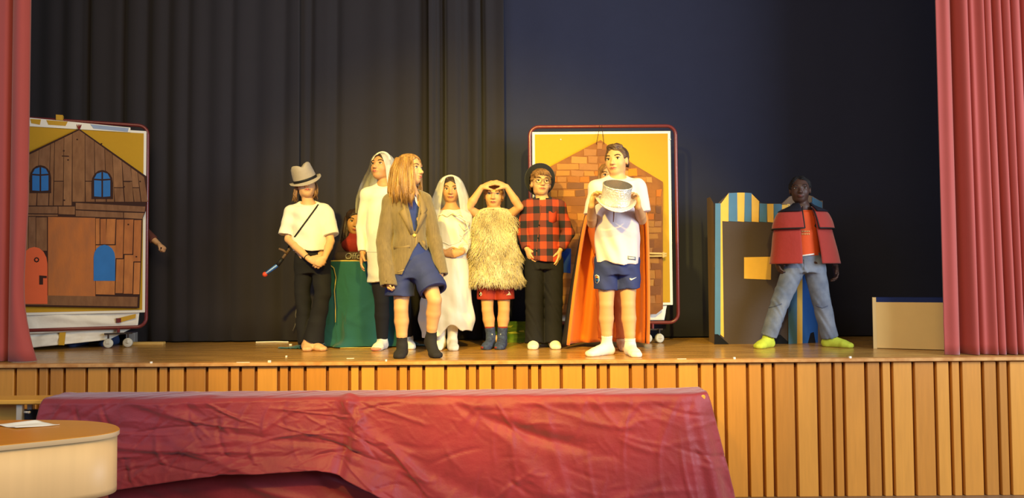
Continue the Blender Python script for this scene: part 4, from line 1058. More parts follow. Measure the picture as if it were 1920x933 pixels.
V = P.vol([P.J[k] for k in ('sh_l', 'sh_r', 'el_l', 'el_r', 'hip_l', 'neck')], .12, .006); w = wob(1)
zt = P.J['sh_l'].z + .045; zb = P.p(585, 470).z
P.torso(V, zt, zb, .022, (1.0, 1.0, .92), (.08, .095, .10), fold=lambda t, z: .02 * w(t, z * 2))
for d, q in (('l', (538, 441, -.03)), ('r', (621, 441, -.035))):
    e = P.p(*q); P.limb(V, [P.J['sh_' + d] + UP * .002, P.J['sh_' + d].lerp(e, .5), e], [.058, .060, .064], .03)
V.cap(P.J['neck'] + UP * .02, P.J['sh_l'], .052, .05, .03); V.cap(P.J['neck'] + UP * .02, P.J['sh_r'], .052, .05, .03)
V.ell(P.J['neck'] + UP * .045 + FW * .02, (.065, .07, .05), None, .01, 'sub')
V.wrinkle(.0045, 3); tee = V.build('t_shirt', M_TEE, P.root); TV = V
V = P.vol([P.J[k] for k in ('hip_l', 'hip_r', 'an_l', 'an_r', 'kn_l', 'kn_r')] + [P.p(548, 650), P.p(612, 468)], .13, .006); V.lo[2] = STZ
c = P.hipc; V.loft([(c.z - .10, c.x, c.y, .120, .095), (c.z - .02, c.x, c.y, .134, .105), (zb + .03, c.x - .005, c.y, .118, .092)], 0, .03)
P.limb(V, [P.J['hip_l'] + LT * .006, P.J['kn_l'], P.p(570, 600, -.015), P.p(575, 645, -.02)], [.074, .060, .058, .064], .02)
P.limb(V, [P.J['hip_r'] + RT * .010, P.J['kn_r'], P.p(594, 605, -.06), P.p(587, 639, -.06)], [.074, .060, .064, .080], .02)
V.ell(P.p(566, 655, -.10), (.055, .075, .05), None, .01, 'sub')
V.wrinkle(.003, 6, vert=1.0); V.floor(STZ + .004); V.build('trousers', M_BLKP, P.root)
# hair below the hat
def g(i):
    a = RND.uniform(0, 1); sd = -1 if i % 3 else 1
    x = sd * RND.uniform(.26, .37); y = RND.uniform(-.2, .12); s0 = P.h(x, y, .05); ln = RND.uniform(.10, .14) if sd < 0 else RND.uniform(.09, .13)
    return [s0, s0 + Vector((sd * .012, 0, -ln * .4)), s0 + Vector((sd * .016, -.01, -ln * .75)), s0 + Vector((sd * RND.uniform(-.005, .03), -.015, -ln))], [.006, .0065, .005, .001]
P.hair_cap(H_LBROWN, .26, -.3, .025); P.locks('hair_strands', 120, g, H_LBROWN)
# fedora
hm = Matrix.Translation(P.h(0, .03, .15)) @ Matrix((P.l, -P.f, P.u)).transposed().to_4x4() @ Matrix.Rotation(math.radians(17), 4, 'Y').inverted() @ Matrix.Rotation(math.radians(22), 4, 'X')
def wp(p):
    z = p.z + max(0, math.hypot(p.x, p.y) - .085) * (.55 * (p.x / .12) ** 2 - .15 - (.25 if p.y < 0 else 0))
    k = max(0, min(1, (p.z - .03) / .09)); x = p.x * (1 - .16 * k * (p.y < 0) * min(1, abs(p.y) / .06))
    if p.z > .10: z -= .030 * math.exp(-(p.x / .025) ** 2) * (1 - .3 * (p.y < 0)) ; z += .012 * (p.y < 0)
    return Vector((x, p.y * 1.08, z))
ht = MB().lathe([(.086, -.004), (.122, -.002), (.124, .001), (.122, .004), (.092, .008), (.089, .02), (.086, .06), (.082, .09), (.078, .112), (.070, .124), (.055, .128), (.03, .126), (.004, .122)], hm, 40, warp=wp).build('fedora', M_GREYH, P.root, True)
MB().lathe([(.092, .010), (.0935, .012), (.092, .028), (.0905, .030)], hm, 40, warp=wp).build('hat_band', M_BBAND, ht, True)
wl = P.J['el_l'].lerp(P.J['wr_l'], .9); dd = (P.J['wr_l'] - P.J['el_l']).normalized(); a_ = dd.orthogonal().normalized(); b_ = dd.cross(a_)
MB().tube([wl + (a_ * math.cos(i * .5236) + b_ * math.sin(i * .5236)) * .0235 for i in range(12)], .0035, 6, closed=True).build('bracelet', M_BBAND, P.root, True)
# toy sword on a strap
sw = thing('toy_sword', P.p(520, 497, .0), 'toy foam sword with a blue blade and red tip on a black strap', 'toy sword')
a, b = P.p(497, 514, -.02), P.p(520, 497, -.01); cG = P.p(530, 484, .0); e = P.p(542, 468, .02)
dv = (b - a).normalized()
MB().tube([a, b], [.013, .014], 12).build('blade', mat('blue_foam', (52, 98, 176), .6, .08), sw, True)
MB().tube([a.lerp(b, .05) + FW * .012, b + FW * .012], .0045, 8).build('blade_ridge', mat('pale_blue_foam', (166, 190, 222), .6), sw, True)
MB().ball(a, (.020, .020, .020)).build('tip', mat('red_foam', (204, 70, 40), .6), sw, True)
MB().tube([b, cG], [.016, .015], 10).build('scabbard', M_BBAND, sw, True)
M_HILT = mat('hilt_brown', (104, 82, 66), .6, .1)
MB().tube([cG, e], [.012, .010], 10).build('grip', M_HILT, sw, True); MB().ball(e, .014).build('pommel', M_HILT, sw, True)
MB().tube([P.p(523, 466, -.01), P.p(531, 469, -.01), P.p(539, 475, 0)], [.008, .010, .009], 8).build('guard', M_HILT, sw, True)
st_ = [];
for i in range(15):
    t = i / 14; u, v = 600 + (553 - 600) * t, 379 + (443 - 379) * t; q = TV.hit(W(u, v, P.Y - .5), ray(u, v).normalized(), 1.0, .004)
    if q is not None: st_.append(q)
st_ += [P.p(546, 452, .03), P.p(538, 470, .05), P.p(531, 484, .02)]
MB().tube(st_, .006, 6).build('strap', M_BBAND, sw, True)

# ---- person sitting behind the green table
P = Person('person with long dark hair in a lettered dark jumper behind the green cloth', 672, 6.2)
P.head(667, 416, .215, 12, -4, -6)
P.set(neck=(668, 446, .02), sh_l=(643, 462, .02), sh_r=(704, 462, .02), el_l=(634, 496, -.0), el_r=(712, 496, -.0), wr_l=(655, 489, -.10), wr_r=(694, 489, -.10), hip_l=(657, 560, .05), hip_r=(690, 560, .05), kn_l=(648, 600, -.02), kn_r=(697, 600, -.02), an_l=(655, 630, .08), an_r=(690, 630, .08))
P.body(SK_B, .007, .95, dict(l=dict(d=(1, -.3, 0), n=DN, th=FW), r=dict(d=(-1, -.3, 0), n=DN, th=FW)))
P.face(brow=M_BROW2)
V = P.vol([P.J[k] for k in ('sh_l', 'sh_r', 'el_l', 'el_r', 'hip_l', 'hip_r', 'wr_l', 'wr_r')], .12, .007)
P.torso(V, P.J['sh_l'].z + .05, P.J['hip_l'].z - .05, .02); w = wob(2)
for d in 'lr': P.limb(V, [P.J['sh_' + d], P.J['el_' + d], P.J['wr_' + d]], [.058, .048, .038], .03)
V.build('jumper', mat('brown_grey_jumper', (84, 68, 60), .9, .15, 14, .3, 40), P.root); JV = V
V = P.vol([P.J['neck'], P.J['sh_l'], P.J['sh_r']], .1, .006); V.cap(P.J['neck'] + UP * .01 + FW * .02, P.J['neck'] + DN * .05 + FW * .045, .06, .10, .02); V.cap(P.J['sh_l'].lerp(P.J['neck'], .35) + DN * .01 + FW * .05, P.J['sh_r'].lerp(P.J['neck'], .35) + DN * .01 + FW * .05, .036, k=.03)
V.build('scarf', mat('maroon_scarf', (142, 42, 38), .85, .12, 20, .3, 40), P.root)
V = P.vol([P.J[k] for k in ('hip_l', 'hip_r', 'an_l', 'an_r', 'kn_l', 'kn_r')], .12, .008)
for d in 'lr': P.limb(V, [P.J['hip_' + d], P.J['kn_' + d], P.J['an_' + d]], [.085, .062, .045], .03)
V.build('trousers', M_BLKP, P.root)
P.hair_cap(H_DBROWN, .28, -.3, .03)
def g(i):
    sd = -1 if i % 2 else 1; x = sd * RND.uniform(.27, .40); y = RND.uniform(-.25, .08); s0 = P.h(x, y, .0 + RND.uniform(-.05, .2)); ln = RND.uniform(.18, .24)
    return [s0, s0 + Vector((sd * .010, .0, -ln * .4)), s0 + Vector((sd * .022, -.01, -ln * .75)), s0 + Vector((sd * RND.uniform(0, .04), -.02, -ln))], [.012, .013, .010, .003]
P.locks('hair_strands', 70, g, H_DBROWN)
tx = bpy.data.curves.new('lettering', 'FONT'); tx.body = 'Offca'; tx.size = .07; tx.extrude = .0015; tx.align_x = 'CENTER'; tx.shear = .1
tmp = bpy.data.objects.new('lettering', tx); COL.objects.link(tmp); bpy.context.view_layer.update(); tme = bpy.data.meshes.new_from_object(tmp.evaluated_get(bpy.context.evaluated_depsgraph_get())); bpy.data.objects.remove(tmp); bpy.data.curves.remove(tx)
to = bpy.data.objects.new('lettering', tme); COL.objects.link(to); to.parent = P.root
q = W(664, 485, 6.05); to.location = q - Vector(P.root.location); to.rotation_euler = (math.pi / 2, 0, 0); tme.materials.clear(); tme.materials.append(mat('grey_print', (156, 148, 140), .8))
V = Vol((W(628, 470, 6.07).x, 6.055, W(628, 494, 6.06).z), (W(708, 470, 6.07).x, 6.17, W(628, 462, 6.06).z), .006)
V.cap(W(636, 482, 6.10), W(702, 482, 6.10), .045, k=.02); V.build('folded_arms', MATS['brown_grey_jumper'], P.root)

# ---- tall person in a long veil
P = Person('tall person in a white dress, black leggings and veil behind the blazer wearer', 722, 5.74)
P.head(716, 313, .215, -26, 12, 0)
P.set(neck=(721, 348), sh_l=(689, 364), sh_r=(755, 366), el_l=(678, 425, .03), el_r=(765, 428, .03), wr_l=(680, 474, -.02), wr_r=(766, 476, -.02), hip_l=(707, 480), hip_r=(741, 480), kn_l=(716, 565, -.03), kn_r=(757, 565, .0), an_l=(717, 640, 0), an_r=(765, 634, .1))
P.J['ft_l'] = (unit(-.15, -1, 0), .19, 0); P.J['ft_r'] = (unit(.3, -1, 0), .19, 0)
P.body(SK_B, .0048, 1.0, dict(l=dict(d=(-.10, -.25, -1), n=(1, .1, -.1), th=(.2, -1, 0), curl=(12, 20, 15), L=.15), r=dict(d=(.1, -.25, -1), n=(-1, .1, -.1), th=(-.2, -1, 0), L=.15)))
P.face(brow=M_BROW2, open_=.8)
V = P.vol([P.J[k] for k in ('sh_l', 'sh_r', 'el_l', 'el_r', 'wr_l', 'wr_r', 'neck')] + [P.p(722, 530)], .15, .006); w = wob(3)
zt = P.J['sh_l'].z + .04; zb = P.p(710, 528).z
P.torso(V, zt, zb, .012, (1.0, .98, .98), (.075, .095, .115), fold=lambda t, z: .016 * w(t, z * 3))
for d in 'lr': P.limb(V, [P.J['sh_' + d], P.J['el_' + d], P.J['wr_' + d] + UP * .012], [.052, .043, .038], .03)
V.cap(P.J['neck'] + UP * .0, P.J['sh_l'], .05, .048, .03); V.cap(P.J['neck'] + UP * .0, P.J['sh_r'], .05, .048, .03)
V.ell(P.J['neck'] + UP * .045 + FW * .05, (.05, .05, .055), None, .01, 'sub')
M_DRESS = mat('white_jersey', (218, 212, 196), .8, .04, 8, .6, 9); V.wrinkle(.0045, 4, vert=.9); V.build('dress', M_DRESS, P.root)
P.line(V, 'seam', [(683, 471), (700, 472), (716, 471)], .003, M_DRESS, P.root.children[-1] if False else P.root)
V = P.vol([P.J[k] for k in ('hip_l', 'hip_r', 'an_l', 'an_r', 'kn_l', 'kn_r')], .12, .006)
for d in 'lr':
    P.limb(V, [P.J['hip_' + d], P.J['kn_' + d], P.J['kn_' + d].lerp(P.J['an_' + d], .35), P.J['kn_' + d].lerp(P.J['an_' + d], .93)], [.078, .055, .056, .042], .02)
V.build('leggings', M_BLKP, P.root)
for d in 'lr': P.sock(d, .05, M_WSOCK)
q = P.J['an_l']; MB().ball((q.x - .022, q.y - .150, STZ + .016), (.040, .024, .015)).build('sock_toe', mat('pink_toe', (206, 130, 110), .8), P.root, True)
P.hair_cap(H_DBROWN, .30, -.25, .015)

M_VEIL = bpy.data.materials.new('veil_tulle'); M_VEIL.use_nodes = True; nt = M_VEIL.node_tree; N_ = nt.nodes; bs = N_['Principled BSDF']
bs.inputs['Base Color'].default_value = srgb(236, 230, 220); bs.inputs['Roughness'].default_value = .7; tcn = N_.new('ShaderNodeTexCoord'); nzn = N_.new('ShaderNodeTexNoise'); nzn.inputs['Scale'].default_value = 14
mpn = N_.new('ShaderNodeMapping'); mpn.inputs['Scale'].default_value = (3, 3, .5); nt.links.new(tcn.outputs['Object'], mpn.inputs[0]); nt.links.new(mpn.outputs[0], nzn.inputs['Vector'])
rpn = N_.new('ShaderNodeMapRange'); rpn.inputs[3].default_value = .30; rpn.inputs[4].default_value = .62; nt.links.new(nzn.outputs['Fac'], rpn.inputs[0]); nt.links.new(rpn.outputs[0], bs.inputs['Alpha'])

def veil(P, st, open0, label_band=True, amp=.05, seed=5, n=72):
    w = wob(seed, 6, 7, 19)
    rows = interp_st(st, 26); P_ = revolve_sheet(rows, n, lambda a, t: amp * t * float(w(a, t)))
    v = MB().grid(P_).build('veil', M_VEIL, P.root, True)
    ed = [[r[0] for r in P_], [r[-1] for r in P_]]
    return v, ed
hc = P.hc; H = P.H; top = P.h(0, -.05, .53)
st = [(top.z + .004, top.x, top.y, .012, .012, -60, 300), (top.z - .012, hc.x, hc.y + .015, .062, .075, 32, 318), (P.h(0, 0, .30).z, hc.x + .004, hc.y + .015, .092, .105, 40, 305), (P.h(0, 0, 0).z, hc.x + .004, hc.y + .02, .108, .12, 52, 300), (P.h(0, 0, -.5).z, hc.x - .02, hc.y + .03, .145, .13, 60, 300), (P.p(700, 370).z, hc.x - .03, hc.y + .04, .185, .14, 66, 290), (P.p(700, 400).z, hc.x - .04, hc.y + .06, .20, .13, 76, 280)]
st = [(z, cx, cy, rx, ry, a0 - 30, a1 - 30) for z, cx, cy, rx, ry, a0, a1 in st]
v, ed = veil(P, st, 50)
MB().tube([P.h(.40 * math.sin(a), .10, .10 + .42 * math.cos(a)) for a in np.linspace(-1.3, 1.3, 16)], .009, 8).build('veil_band', M_DRESS, v, True)

# ---- person in blazer, front
P = Person('person with long blond hair in a brown blazer and navy shorts stepping at the front', 775, 5.22)
P.head(769, 318, .215, 66, 3, 0)
P.set(neck=(766, 357), sh_l=(733, 379, -.02), sh_r=(796, 378, .03), el_l=(722, 455, -.03), el_r=(815, 448, .02), wr_l=(728, 524, -.10), wr_r=(828, 505, -.05), hip_l=(755, 502), hip_r=(792, 500), kn_l=(752, 578, -.03), kn_r=(815, 562, -.10), an_l=(754, 648, -.0), an_r=(808, 634, -.02))
P.J['ft_l'] = (unit(.0, -1, 0), .19, 0); P.J['ft_r'] = (unit(.55, -.8, 0), .19, 1); P.J['ball_r'] = P.J['an_r'] + Vector((.03, -.07, 0))
P.body(SK_A, .005, 1.04, dict(l=dict(d=(.05, -.1, -1), n=(1, 0, 0), th=FW, curl=(55, 70, 40), L=.12), r=dict(d=(0, -.1, -1), n=(-1, 0, 0), th=FW, curl=(55, 70, 40), L=.12)))
P.face(iris=M_IRISB, smile=.025)
M_BLZ = mat('brown_corduroy', (122, 102, 68), .85, 0, 16, .35, 120, sheen=.3, stretch=(6, 6, 1), col2=(108, 90, 60)); M_LAPEL = mat('brown_lapel', (130, 108, 72), .8, .05, 20, .2, 120)
M_TRIM = mat('blazer_edge', (152, 128, 86), .8, .05)
V = P.vol([P.J[k] for k in ('sh_l', 'sh_r', 'el_l', 'el_r', 'wr_l', 'wr_r', 'neck', 'hip_l')], .15, .0055); w = wob(4)
zt = P.J['sh_l'].z + .05; zb = P.p(770, 514).z; mid = P.mid
c1, c2 = P.p(768, 440), P.p(768, 512)
V.loft([(zb, c2.x, c2.y, .146, .128), (P.p(770, 480).z, c2.x, c2.y, .136, .122), (c1.z, c1.x, c1.y, .116, .11), (P.p(768, 400).z, mid.x, mid.y, .142, .11), (P.p(768, 378).z, mid.x, mid.y, .136, .095), (zt, mid.x, mid.y, .085, .06)], P.yaw, .03, fold=lambda t, z: .01 * w(t, z * 2))
V.cap(P.J['neck'] + DN * .01, P.J['sh_l'] + UP * .012, .045, .052, .03); V.cap(P.J['neck'] + DN * .01, P.J['sh_r'] + UP * .012, .045, .052, .03)
P.limb(V, [P.J['sh_l'] + UP * .004, P.J['el_l'] + LT * .004, P.p(728, 536, -.11)], [.060, .058, .056], .008)
P.limb(V, [P.J['sh_r'] + UP * .004, P.J['el_r'], P.p(828, 515, -.06)], [.058, .050, .045], .008)
# open front: V at the neck, cutaway below the button
bq = P.p(779, 440, -.12); n0 = P.p(772, 357, -.10)
def cutv(D, X, Y, Z):
    t = np.clip((Z - bq.z) / (n0.z - bq.z), 0, 1.2); cx = bq.x + (n0.x - bq.x) * t; half = .006 + .045 * np.clip(t, 0, 1); up_ = np.maximum(np.abs(X - cx) - half, np.maximum(bq.z + .03 - Z, Y - (mid.y - .015)))
    s_ = np.clip((bq.z - .045 - Z) / .22, 0, 1.5); dn = np.maximum(np.abs(X - (bq.x + .018 + .02 * s_)) - .13 * s_ ** 1.0, np.maximum(Z - (bq.z - .045), Y - (c2.y - .02)))
    return np.maximum(D, -np.minimum(up_, dn))
V.func(cutv)
for cut, r_ in ((P.p(728, 536, -.11), .036), (P.p(828, 515, -.06), .027)): V.cap(cut + UP * .03, cut + DN * .02, r_, k=.004, mode='sub', flat0=True)
V.wrinkle(.0028, 5, vert=1.0); bl = V.build('blazer', M_BLZ, P.root); BV = V
for px in ([(755, 366), (762, 361), (774, 437), (770, 440), (758, 415), (748, 398), (757, 392)], [(782, 362), (790, 368), (801, 392), (797, 398), (800, 402), (788, 425), (781, 438), (779, 436), (790, 395)]):
    P.decal(V, 'lapel', px, M_LAPEL, bl, off=.005, th=.006)
for px in ([(738, 462), (768, 459), (769, 464), (739, 467)], [(791, 450), (798, 452), (800, 466), (793, 466)]): P.decal(V, 'pocket_flap', px, M_LAPEL, bl, off=.004, th=.005)
P.line(V, 'edge_seam', [(772, 380), (778, 415), (781, 440), (779, 470), (768, 502), (745, 510)], .0035, M_TRIM, bl)
P.line(V, 'edge_seam', [(783, 470), (792, 490), (807, 506), (816, 503)], .0035, M_TRIM, bl)
q = P.p(778, 441, -.16); q = V.hit(W(777, 441, P.Y - .5), ray(777, 441).normalized(), 1, .006) or q; MB().ball(q, (.012, .006, .012)).build('button', mat('horn_button', (200, 170, 90), .4), bl, True)
# shirt under the blazer
V = P.vol([P.J['neck'], P.J['hip_l'], P.J['hip_r'], P.J['sh_l']], .16, .006)
V.loft([(P.p(770, 488).z, P.hipc.x, P.hipc.y, .134, .106), (P.p(770, 455).z, P.mid.lerp(P.hipc, .62).x, P.mid.lerp(P.hipc, .62).y, .112, .096)], P.yaw, .02); V.loft([(P.p(770, 486).z, c1.x + .01, c1.y - .005, .108, .098), (P.p(770, 455).z, c1.x, c1.y, .104, .095), (P.p(768, 400).z, mid.x, mid.y - .005, .110, .092), (P.p(768, 372).z, mid.x, mid.y - .005, .08, .06)], P.yaw, .02); V.cap(P.J['neck'] + DN * .04 + FW * .005, P.J['neck'] + UP * .012, .062, .056, .02, flat1=True)
sh_ = V.build('shirt', mat('navy_top', (40, 52, 110), .8, .06, 12, .2, 30), P.root); P.decal(V, 'collar_tip', [(776, 366), (781, 370), (783, 386), (779, 378)], M_TEE, sh_, off=.004)
V = P.vol([P.J[k] for k in ('hip_l', 'hip_r', 'kn_l', 'kn_r')] + [P.p(775, 470)], .15, .006); w = wob(6); c = P.hipc
V.loft([(c.z - .075, c.x, c.y, .140, .11), (c.z - .03, c.x, c.y, .148, .115), (c.z + .06, c.x, c.y, .135, .105), (P.p(770, 465).z, c.x - .01, c.y, .118, .09)], 0, .03)
P.limb(V, [P.J['hip_l'] + LT * .015, P.p(750, 555, -.01)], [.096, .104], .03); P.limb(V, [P.J['hip_r'] + RT * .012, P.p(812, 545, -.09)], [.098, .098], .03)
V.func(lambda D, X, Y, Z: D + .003 * np.sin(X * 40 + Z * 25 + 2 * np.sin(Z * 11)) + .002 * np.sin(Z * 60 - X * 50 + Y * 30))
V.cap(P.p(750, 549, -.01), P.p(750, 562, -.01), .082, k=.004, mode='sub', flat0=True); V.cap(P.p(811, 538, -.085), P.p(813, 552, -.09), .076, k=.004, mode='sub', flat0=True)
so = V.build('shorts', M_NAVY, P.root); P.decal(V, 'badge', [(728, 537), (733, 535), (737, 539), (734, 544), (729, 543)], mat('dull_badge', (92, 80, 92), .7), so)
P.sock('l', .065, M_BSOCK); P.sock('r', .055, M_BSOCK)
P.hair_cap(H_BLOND, .36, -.42, .035, messy=.008)
def g(i):
    a = math.radians(RND.uniform(-205, -38) if i % 7 else RND.uniform(62, 100)); back = abs(math.degrees(a)) > 90
    r = .37; s0 = P.h(math.sin(a) * r, math.cos(a) * r * 1.1 - .08, RND.uniform(.12, .40)); o = (s0 - P.hc); o.z = 0; o.normalize()
    ln = RND.uniform(.24, .32) if i % 7 else RND.uniform(.20, .27); j = RND.uniform(-.012, .012); fw = FW * .02
    tip = s0 + o * RND.uniform(.0, .03) + Vector((j * 2, 0, -ln)) + fw
    e1 = RND.uniform(-.008, .012); return [s0, s0 + o * (.016 + e1) + Vector((j, 0, -ln * .25)), s0 + o * (.022 + e1) + Vector((j * 1.5, 0, -ln * .5)) + fw * .4, s0 + o * (.022 + e1) + Vector((j * 2, 0, -ln * .78)) + fw * .9, tip], [.0045, .0055, .0055, .004, .001]
P.locks('hair_strands', 620, g, H_BLOND)
# ---- small person in veil and satin dress
P = Person('small person in a white satin dress and short veil beside the fur vest', 845, 5.72)
P.head(845, 356, .20, 4, -3, 0)
P.set(neck=(846, 391), sh_l=(819, 404), sh_r=(873, 404), el_l=(816, 452, .02), el_r=(877, 448, .02), wr_l=(833, 474, -.12), wr_r=(866, 473, -.12), hip_l=(831, 485), hip_r=(860, 485), kn_l=(829, 570), kn_r=(850, 570), an_l=(826, 640, .0), an_r=(848, 640, -.02))
P.J['ft_l'] = (unit(-.1, -1, 0), .175, 0); P.J['ft_r'] = (unit(.15, -1, 0), .175, 0)
P.body(SK_B, .0048, .88, dict(l=dict(d=(1, -.2, -.1), n=(.1, 1, 0), th=UP, curl=(25, 30, 20), L=.125), r=dict(d=(-1, -.25, -.15), n=(-.1, 1, 0), th=UP, curl=(35, 40, 20), L=.125)))
P.face(brow=M_BROW2)
M_SATIN = mat('ivory_satin', (214, 207, 190), .42, .03, 8, .6, 8, spec=.4)
V = P.vol([P.J[k] for k in ('sh_l', 'sh_r', 'el_l', 'el_r', 'wr_l', 'wr_r')] + [P.p(790, 626), P.p(884, 626)], .12, .006); w = wob(8, 6, 4, 11)
c = P.hipc; m = P.mid; z = lambda v: P.p(846, v).z
V.loft([(z(622), c.x - .035, c.y, .185, .13), (z(600), c.x - .035, c.y, .215, .15), (z(560), c.x - .03, c.y, .195, .145), (z(500), c.x - .008, c.y, .148, .125), (z(462), m.x, m.y - .004, .118, .106), (z(430), m.x, m.y - .006, .124, .112), (z(404), m.x, m.y - .004, .116, .100), (z(394), m.x, m.y, .085, .07)], 0, .02,
       fold=lambda t, Z: .09 * w(t, Z * .6) * np.clip((z(480) - Z) / .35, 0, 1) + .012 * w(t * 2, Z * 6), tilt=lambda x, y: .05 * np.sin(x * 14 + .6) + .02 * np.sin(x * 40))
for d in 'lr': P.limb(V, [P.J['sh_' + d], P.J['el_' + d], P.J['el_' + d].lerp(P.J['wr_' + d], .86)], [.048, .043, .036], .02)
V.wrinkle(.0035, 8, vert=.4); dr = V.build('dress', M_SATIN, P.root)
P.line(V, 'waist_piping', [(822, 450), (832, 454), (842, 459), (852, 457), (862, 452)], .004, M_SATIN, dr)
P.line(V, 'neck_ruffle', [(820, 404), (830, 401), (838, 405), (846, 400), (854, 404), (862, 401), (872, 408)], .009, M_SATIN, dr, .004)
for px in ([(861, 420), (870, 432), (880, 425)], [(880, 430), (868, 440), (863, 452)], [(862, 440), (874, 452), (882, 446)], [(881, 456), (870, 458), (866, 468)]): P.line(V, 'lacing', px, .0035, M_SATIN, dr, .004)
MB().tube([P.p(848, 400, -.13), P.p(862, 407, -.14), P.p(873, 414, -.12), P.p(881, 417, -.08), P.p(880, 424, -.07)], .006, 8).build('ribbon', M_SATIN, dr, True)
MB().tube([P.p(873, 414, -.12), P.p(879, 432, -.09), P.p(876, 452, -.09), P.p(881, 466, -.08)], .004, 8).build('ribbon', M_SATIN, dr, True)
P.sock('l', .16, M_WSOCK, name='stocking'); P.sock('r', .16, M_WSOCK, name='stocking')
P.hair_cap(H_DBROWN, .30, -.28, .01)
hc = P.hc; top = P.h(0, -.02, .56)
st = [(top.z + .004, top.x, top.y, .012, .012, 0, 360), (top.z - .010, hc.x, hc.y + .01, .062, .07, 24, 336), (P.h(0, 0, .32).z, hc.x, hc.y + .01, .094, .105, 24, 336), (P.h(0, 0, 0).z, hc.x, hc.y + .015, .120, .125, 26, 336), (P.h(0, 0, -.4).z, hc.x, hc.y + .015, .150, .135, 28, 336), (P.p(846, 404).z, hc.x, hc.y + .02, .168, .15, 30, 335), (P.p(846, 440).z, hc.x, hc.y + .05, .170, .13, 62, 298)]
v, ed = veil(P, st, 40, amp=.05, seed=12)
MB().tube([P.h(.40 * math.sin(a), .08, .12 + .42 * math.cos(a)) for a in np.linspace(-1.2, 1.2, 16)], .008, 8).build('veil_band', M_SATIN, v, True)

# ---- person in fur vest, hands over head
P = Person('person in a shaggy cream fur vest and red shorts with hands over the head', 926, 5.76)
P.head(926, 366, .205, -3, 0, -2)
P.set(neck=(926, 397), sh_l=(898, 404), sh_r=(954, 404), el_l=(878, 390, -.07), el_r=(974, 388, -.07), wr_l=(903, 351, -.10), wr_r=(950, 350, -.10), hip_l=(913, 503), hip_r=(943, 503), kn_l=(914, 580, -.01), kn_r=(945, 580, -.01), an_l=(921, 634, 0), an_r=(941, 634, 0))
P.J['ft_l'] = (unit(-.28, -1, 0), .185, 0); P.J['ft_r'] = (unit(-.12, -1, 0), .185, 0)
P.body(SK_A, .0048, .95, dict(l=dict(d=(.9, -.05, .42), n=(.1, .6, -.8), th=(-.1, -1, -.3), curl=(12, 22, 18), L=.135, spread=6), r=dict(d=(-.9, -.15, .42), n=(-.1, .6, -.8), th=(.1, -1, -.3), curl=(12, 22, 18), L=.135, spread=6)))
P.face(iris=M_IRISB, open_=.7)
P.hair_cap(H_SAND, .30, -.20, .04, messy=.016)
def g(i):
    a = RND.uniform(-1.4, 1.4); e1 = RND.uniform(14, 30); pts = []
    for q, E in enumerate((70, 48, e1)):
        E = math.radians(E); a2 = a + RND.uniform(-.12, .12) * q; k_ = 1 + RND.uniform(0, .05)
        pts.append(P.h(.40 * k_ * math.cos(E) * math.sin(a2), -.05 + .45 * k_ * math.cos(E) * math.cos(a2), .13 + .41 * k_ * math.sin(E)))
    return pts, [.006, .0065, .001]
P.locks('fringe', 120, g, H_SAND)
V = P.vol([P.J[k] for k in ('sh_l', 'sh_r', 'hip_l', 'hip_r')] + [P.p(926, 530)], .16, .007); c = P.hipc; m = P.mid; z = lambda v: P.p(926, v).z
V.loft([(z(520), c.x + .0, c.y, .190, .135), (z(490), c.x, c.y, .180, .13), (z(450), m.x, m.y, .158, .12), (z(415), m.x, m.y, .148, .105), (z(398), m.x, m.y, .128, .085), (z(390), m.x, m.y, .08, .06)], 0, .02)
M_FUR = mat('cream_fur', (226, 214, 186), .75, 0, 5, .3, 60, col2=(180, 162, 128), spec=.3)
vst = V.build('fur_vest', M_FUR, P.root); Vv, Fv = V.net(); e1 = Vv[Fv[:, 1]] - Vv[Fv[:, 0]]; e2 = Vv[Fv[:, 3]] - Vv[Fv[:, 0]]; nn = np.cross(e1, e2); nn /= np.linalg.norm(nn, axis=1)[:, None] + 1e-9
cen_ = Vv[Fv].mean(1); rs = np.random.RandomState(3); pick = rs.choice(len(Fv), min(len(Fv), 12000), replace=False); fm = MB()
axis = np.array((m.x, m.y, 0))
for i in pick:
    p = Vector(cen_[i]); n = Vector(nn[i]); out_ = Vector((p.x - axis[0], p.y - axis[1], 0)).normalized()
    if n.dot(out_) < 0: n = -n
    if abs(n.z) > .9 and p.z < z(500): n = out_
    cl = math.sin(p.x * 31 + 2 * math.sin(p.z * 17)) * .35 + math.sin(p.z * 23 + p.x * 11) * .25
    ln = rs.uniform(.05, .10); d1 = (n * .75 + Vector((cl + rs.uniform(-.3, .3), 0, -.8))).normalized(); d2 = (n * .12 + Vector((cl * .6 + rs.uniform(-.35, .35), 0, -1))).normalized()
    sd_ = n.cross(Vector((0, 0, 1))); wv = math.sin(p.x * 60 + p.z * 25) * .012 + rs.uniform(-.006, .006); a = p - n * .004; b = a + d1 * ln * .4; e = b + d2 * ln * .35 + sd_ * wv; e2 = e + (d2 + n * .1).normalized() * ln * .35 - sd_ * wv * .6; fm.tube([a, b, e, e2], [.0032, .0030, .0024, .0008], 3, caps=False)
fu = fm.build('fur', M_FUR, P.root, True); fu['kind'] = 'stuff'
V = P.vol([P.J[k] for k in ('hip_l', 'hip_r')] + [P.p(895, 566), P.p(964, 566)], .10, .006)
M_RSH = mat('red_short_cloth', (150, 46, 34), .75, .06, 12, .25, 24)
V.loft([(c.z - .08, c.x, c.y, .130, .098), (c.z - .03, c.x, c.y, .135, .105), (c.z + .06, c.x, c.y, .125, .1)], 0, .03)
for d, q in (('l', (913, 561)), ('r', (946, 561))):
    P.limb(V, [P.J['hip_' + d], P.p(*q)], [.078, .078], .012); V.cap(P.p(q[0], q[1] - 6), P.p(q[0], q[1] + 6), .058, k=.004, mode='sub', flat0=True)
so = V.build('shorts', M_RSH, P.root)
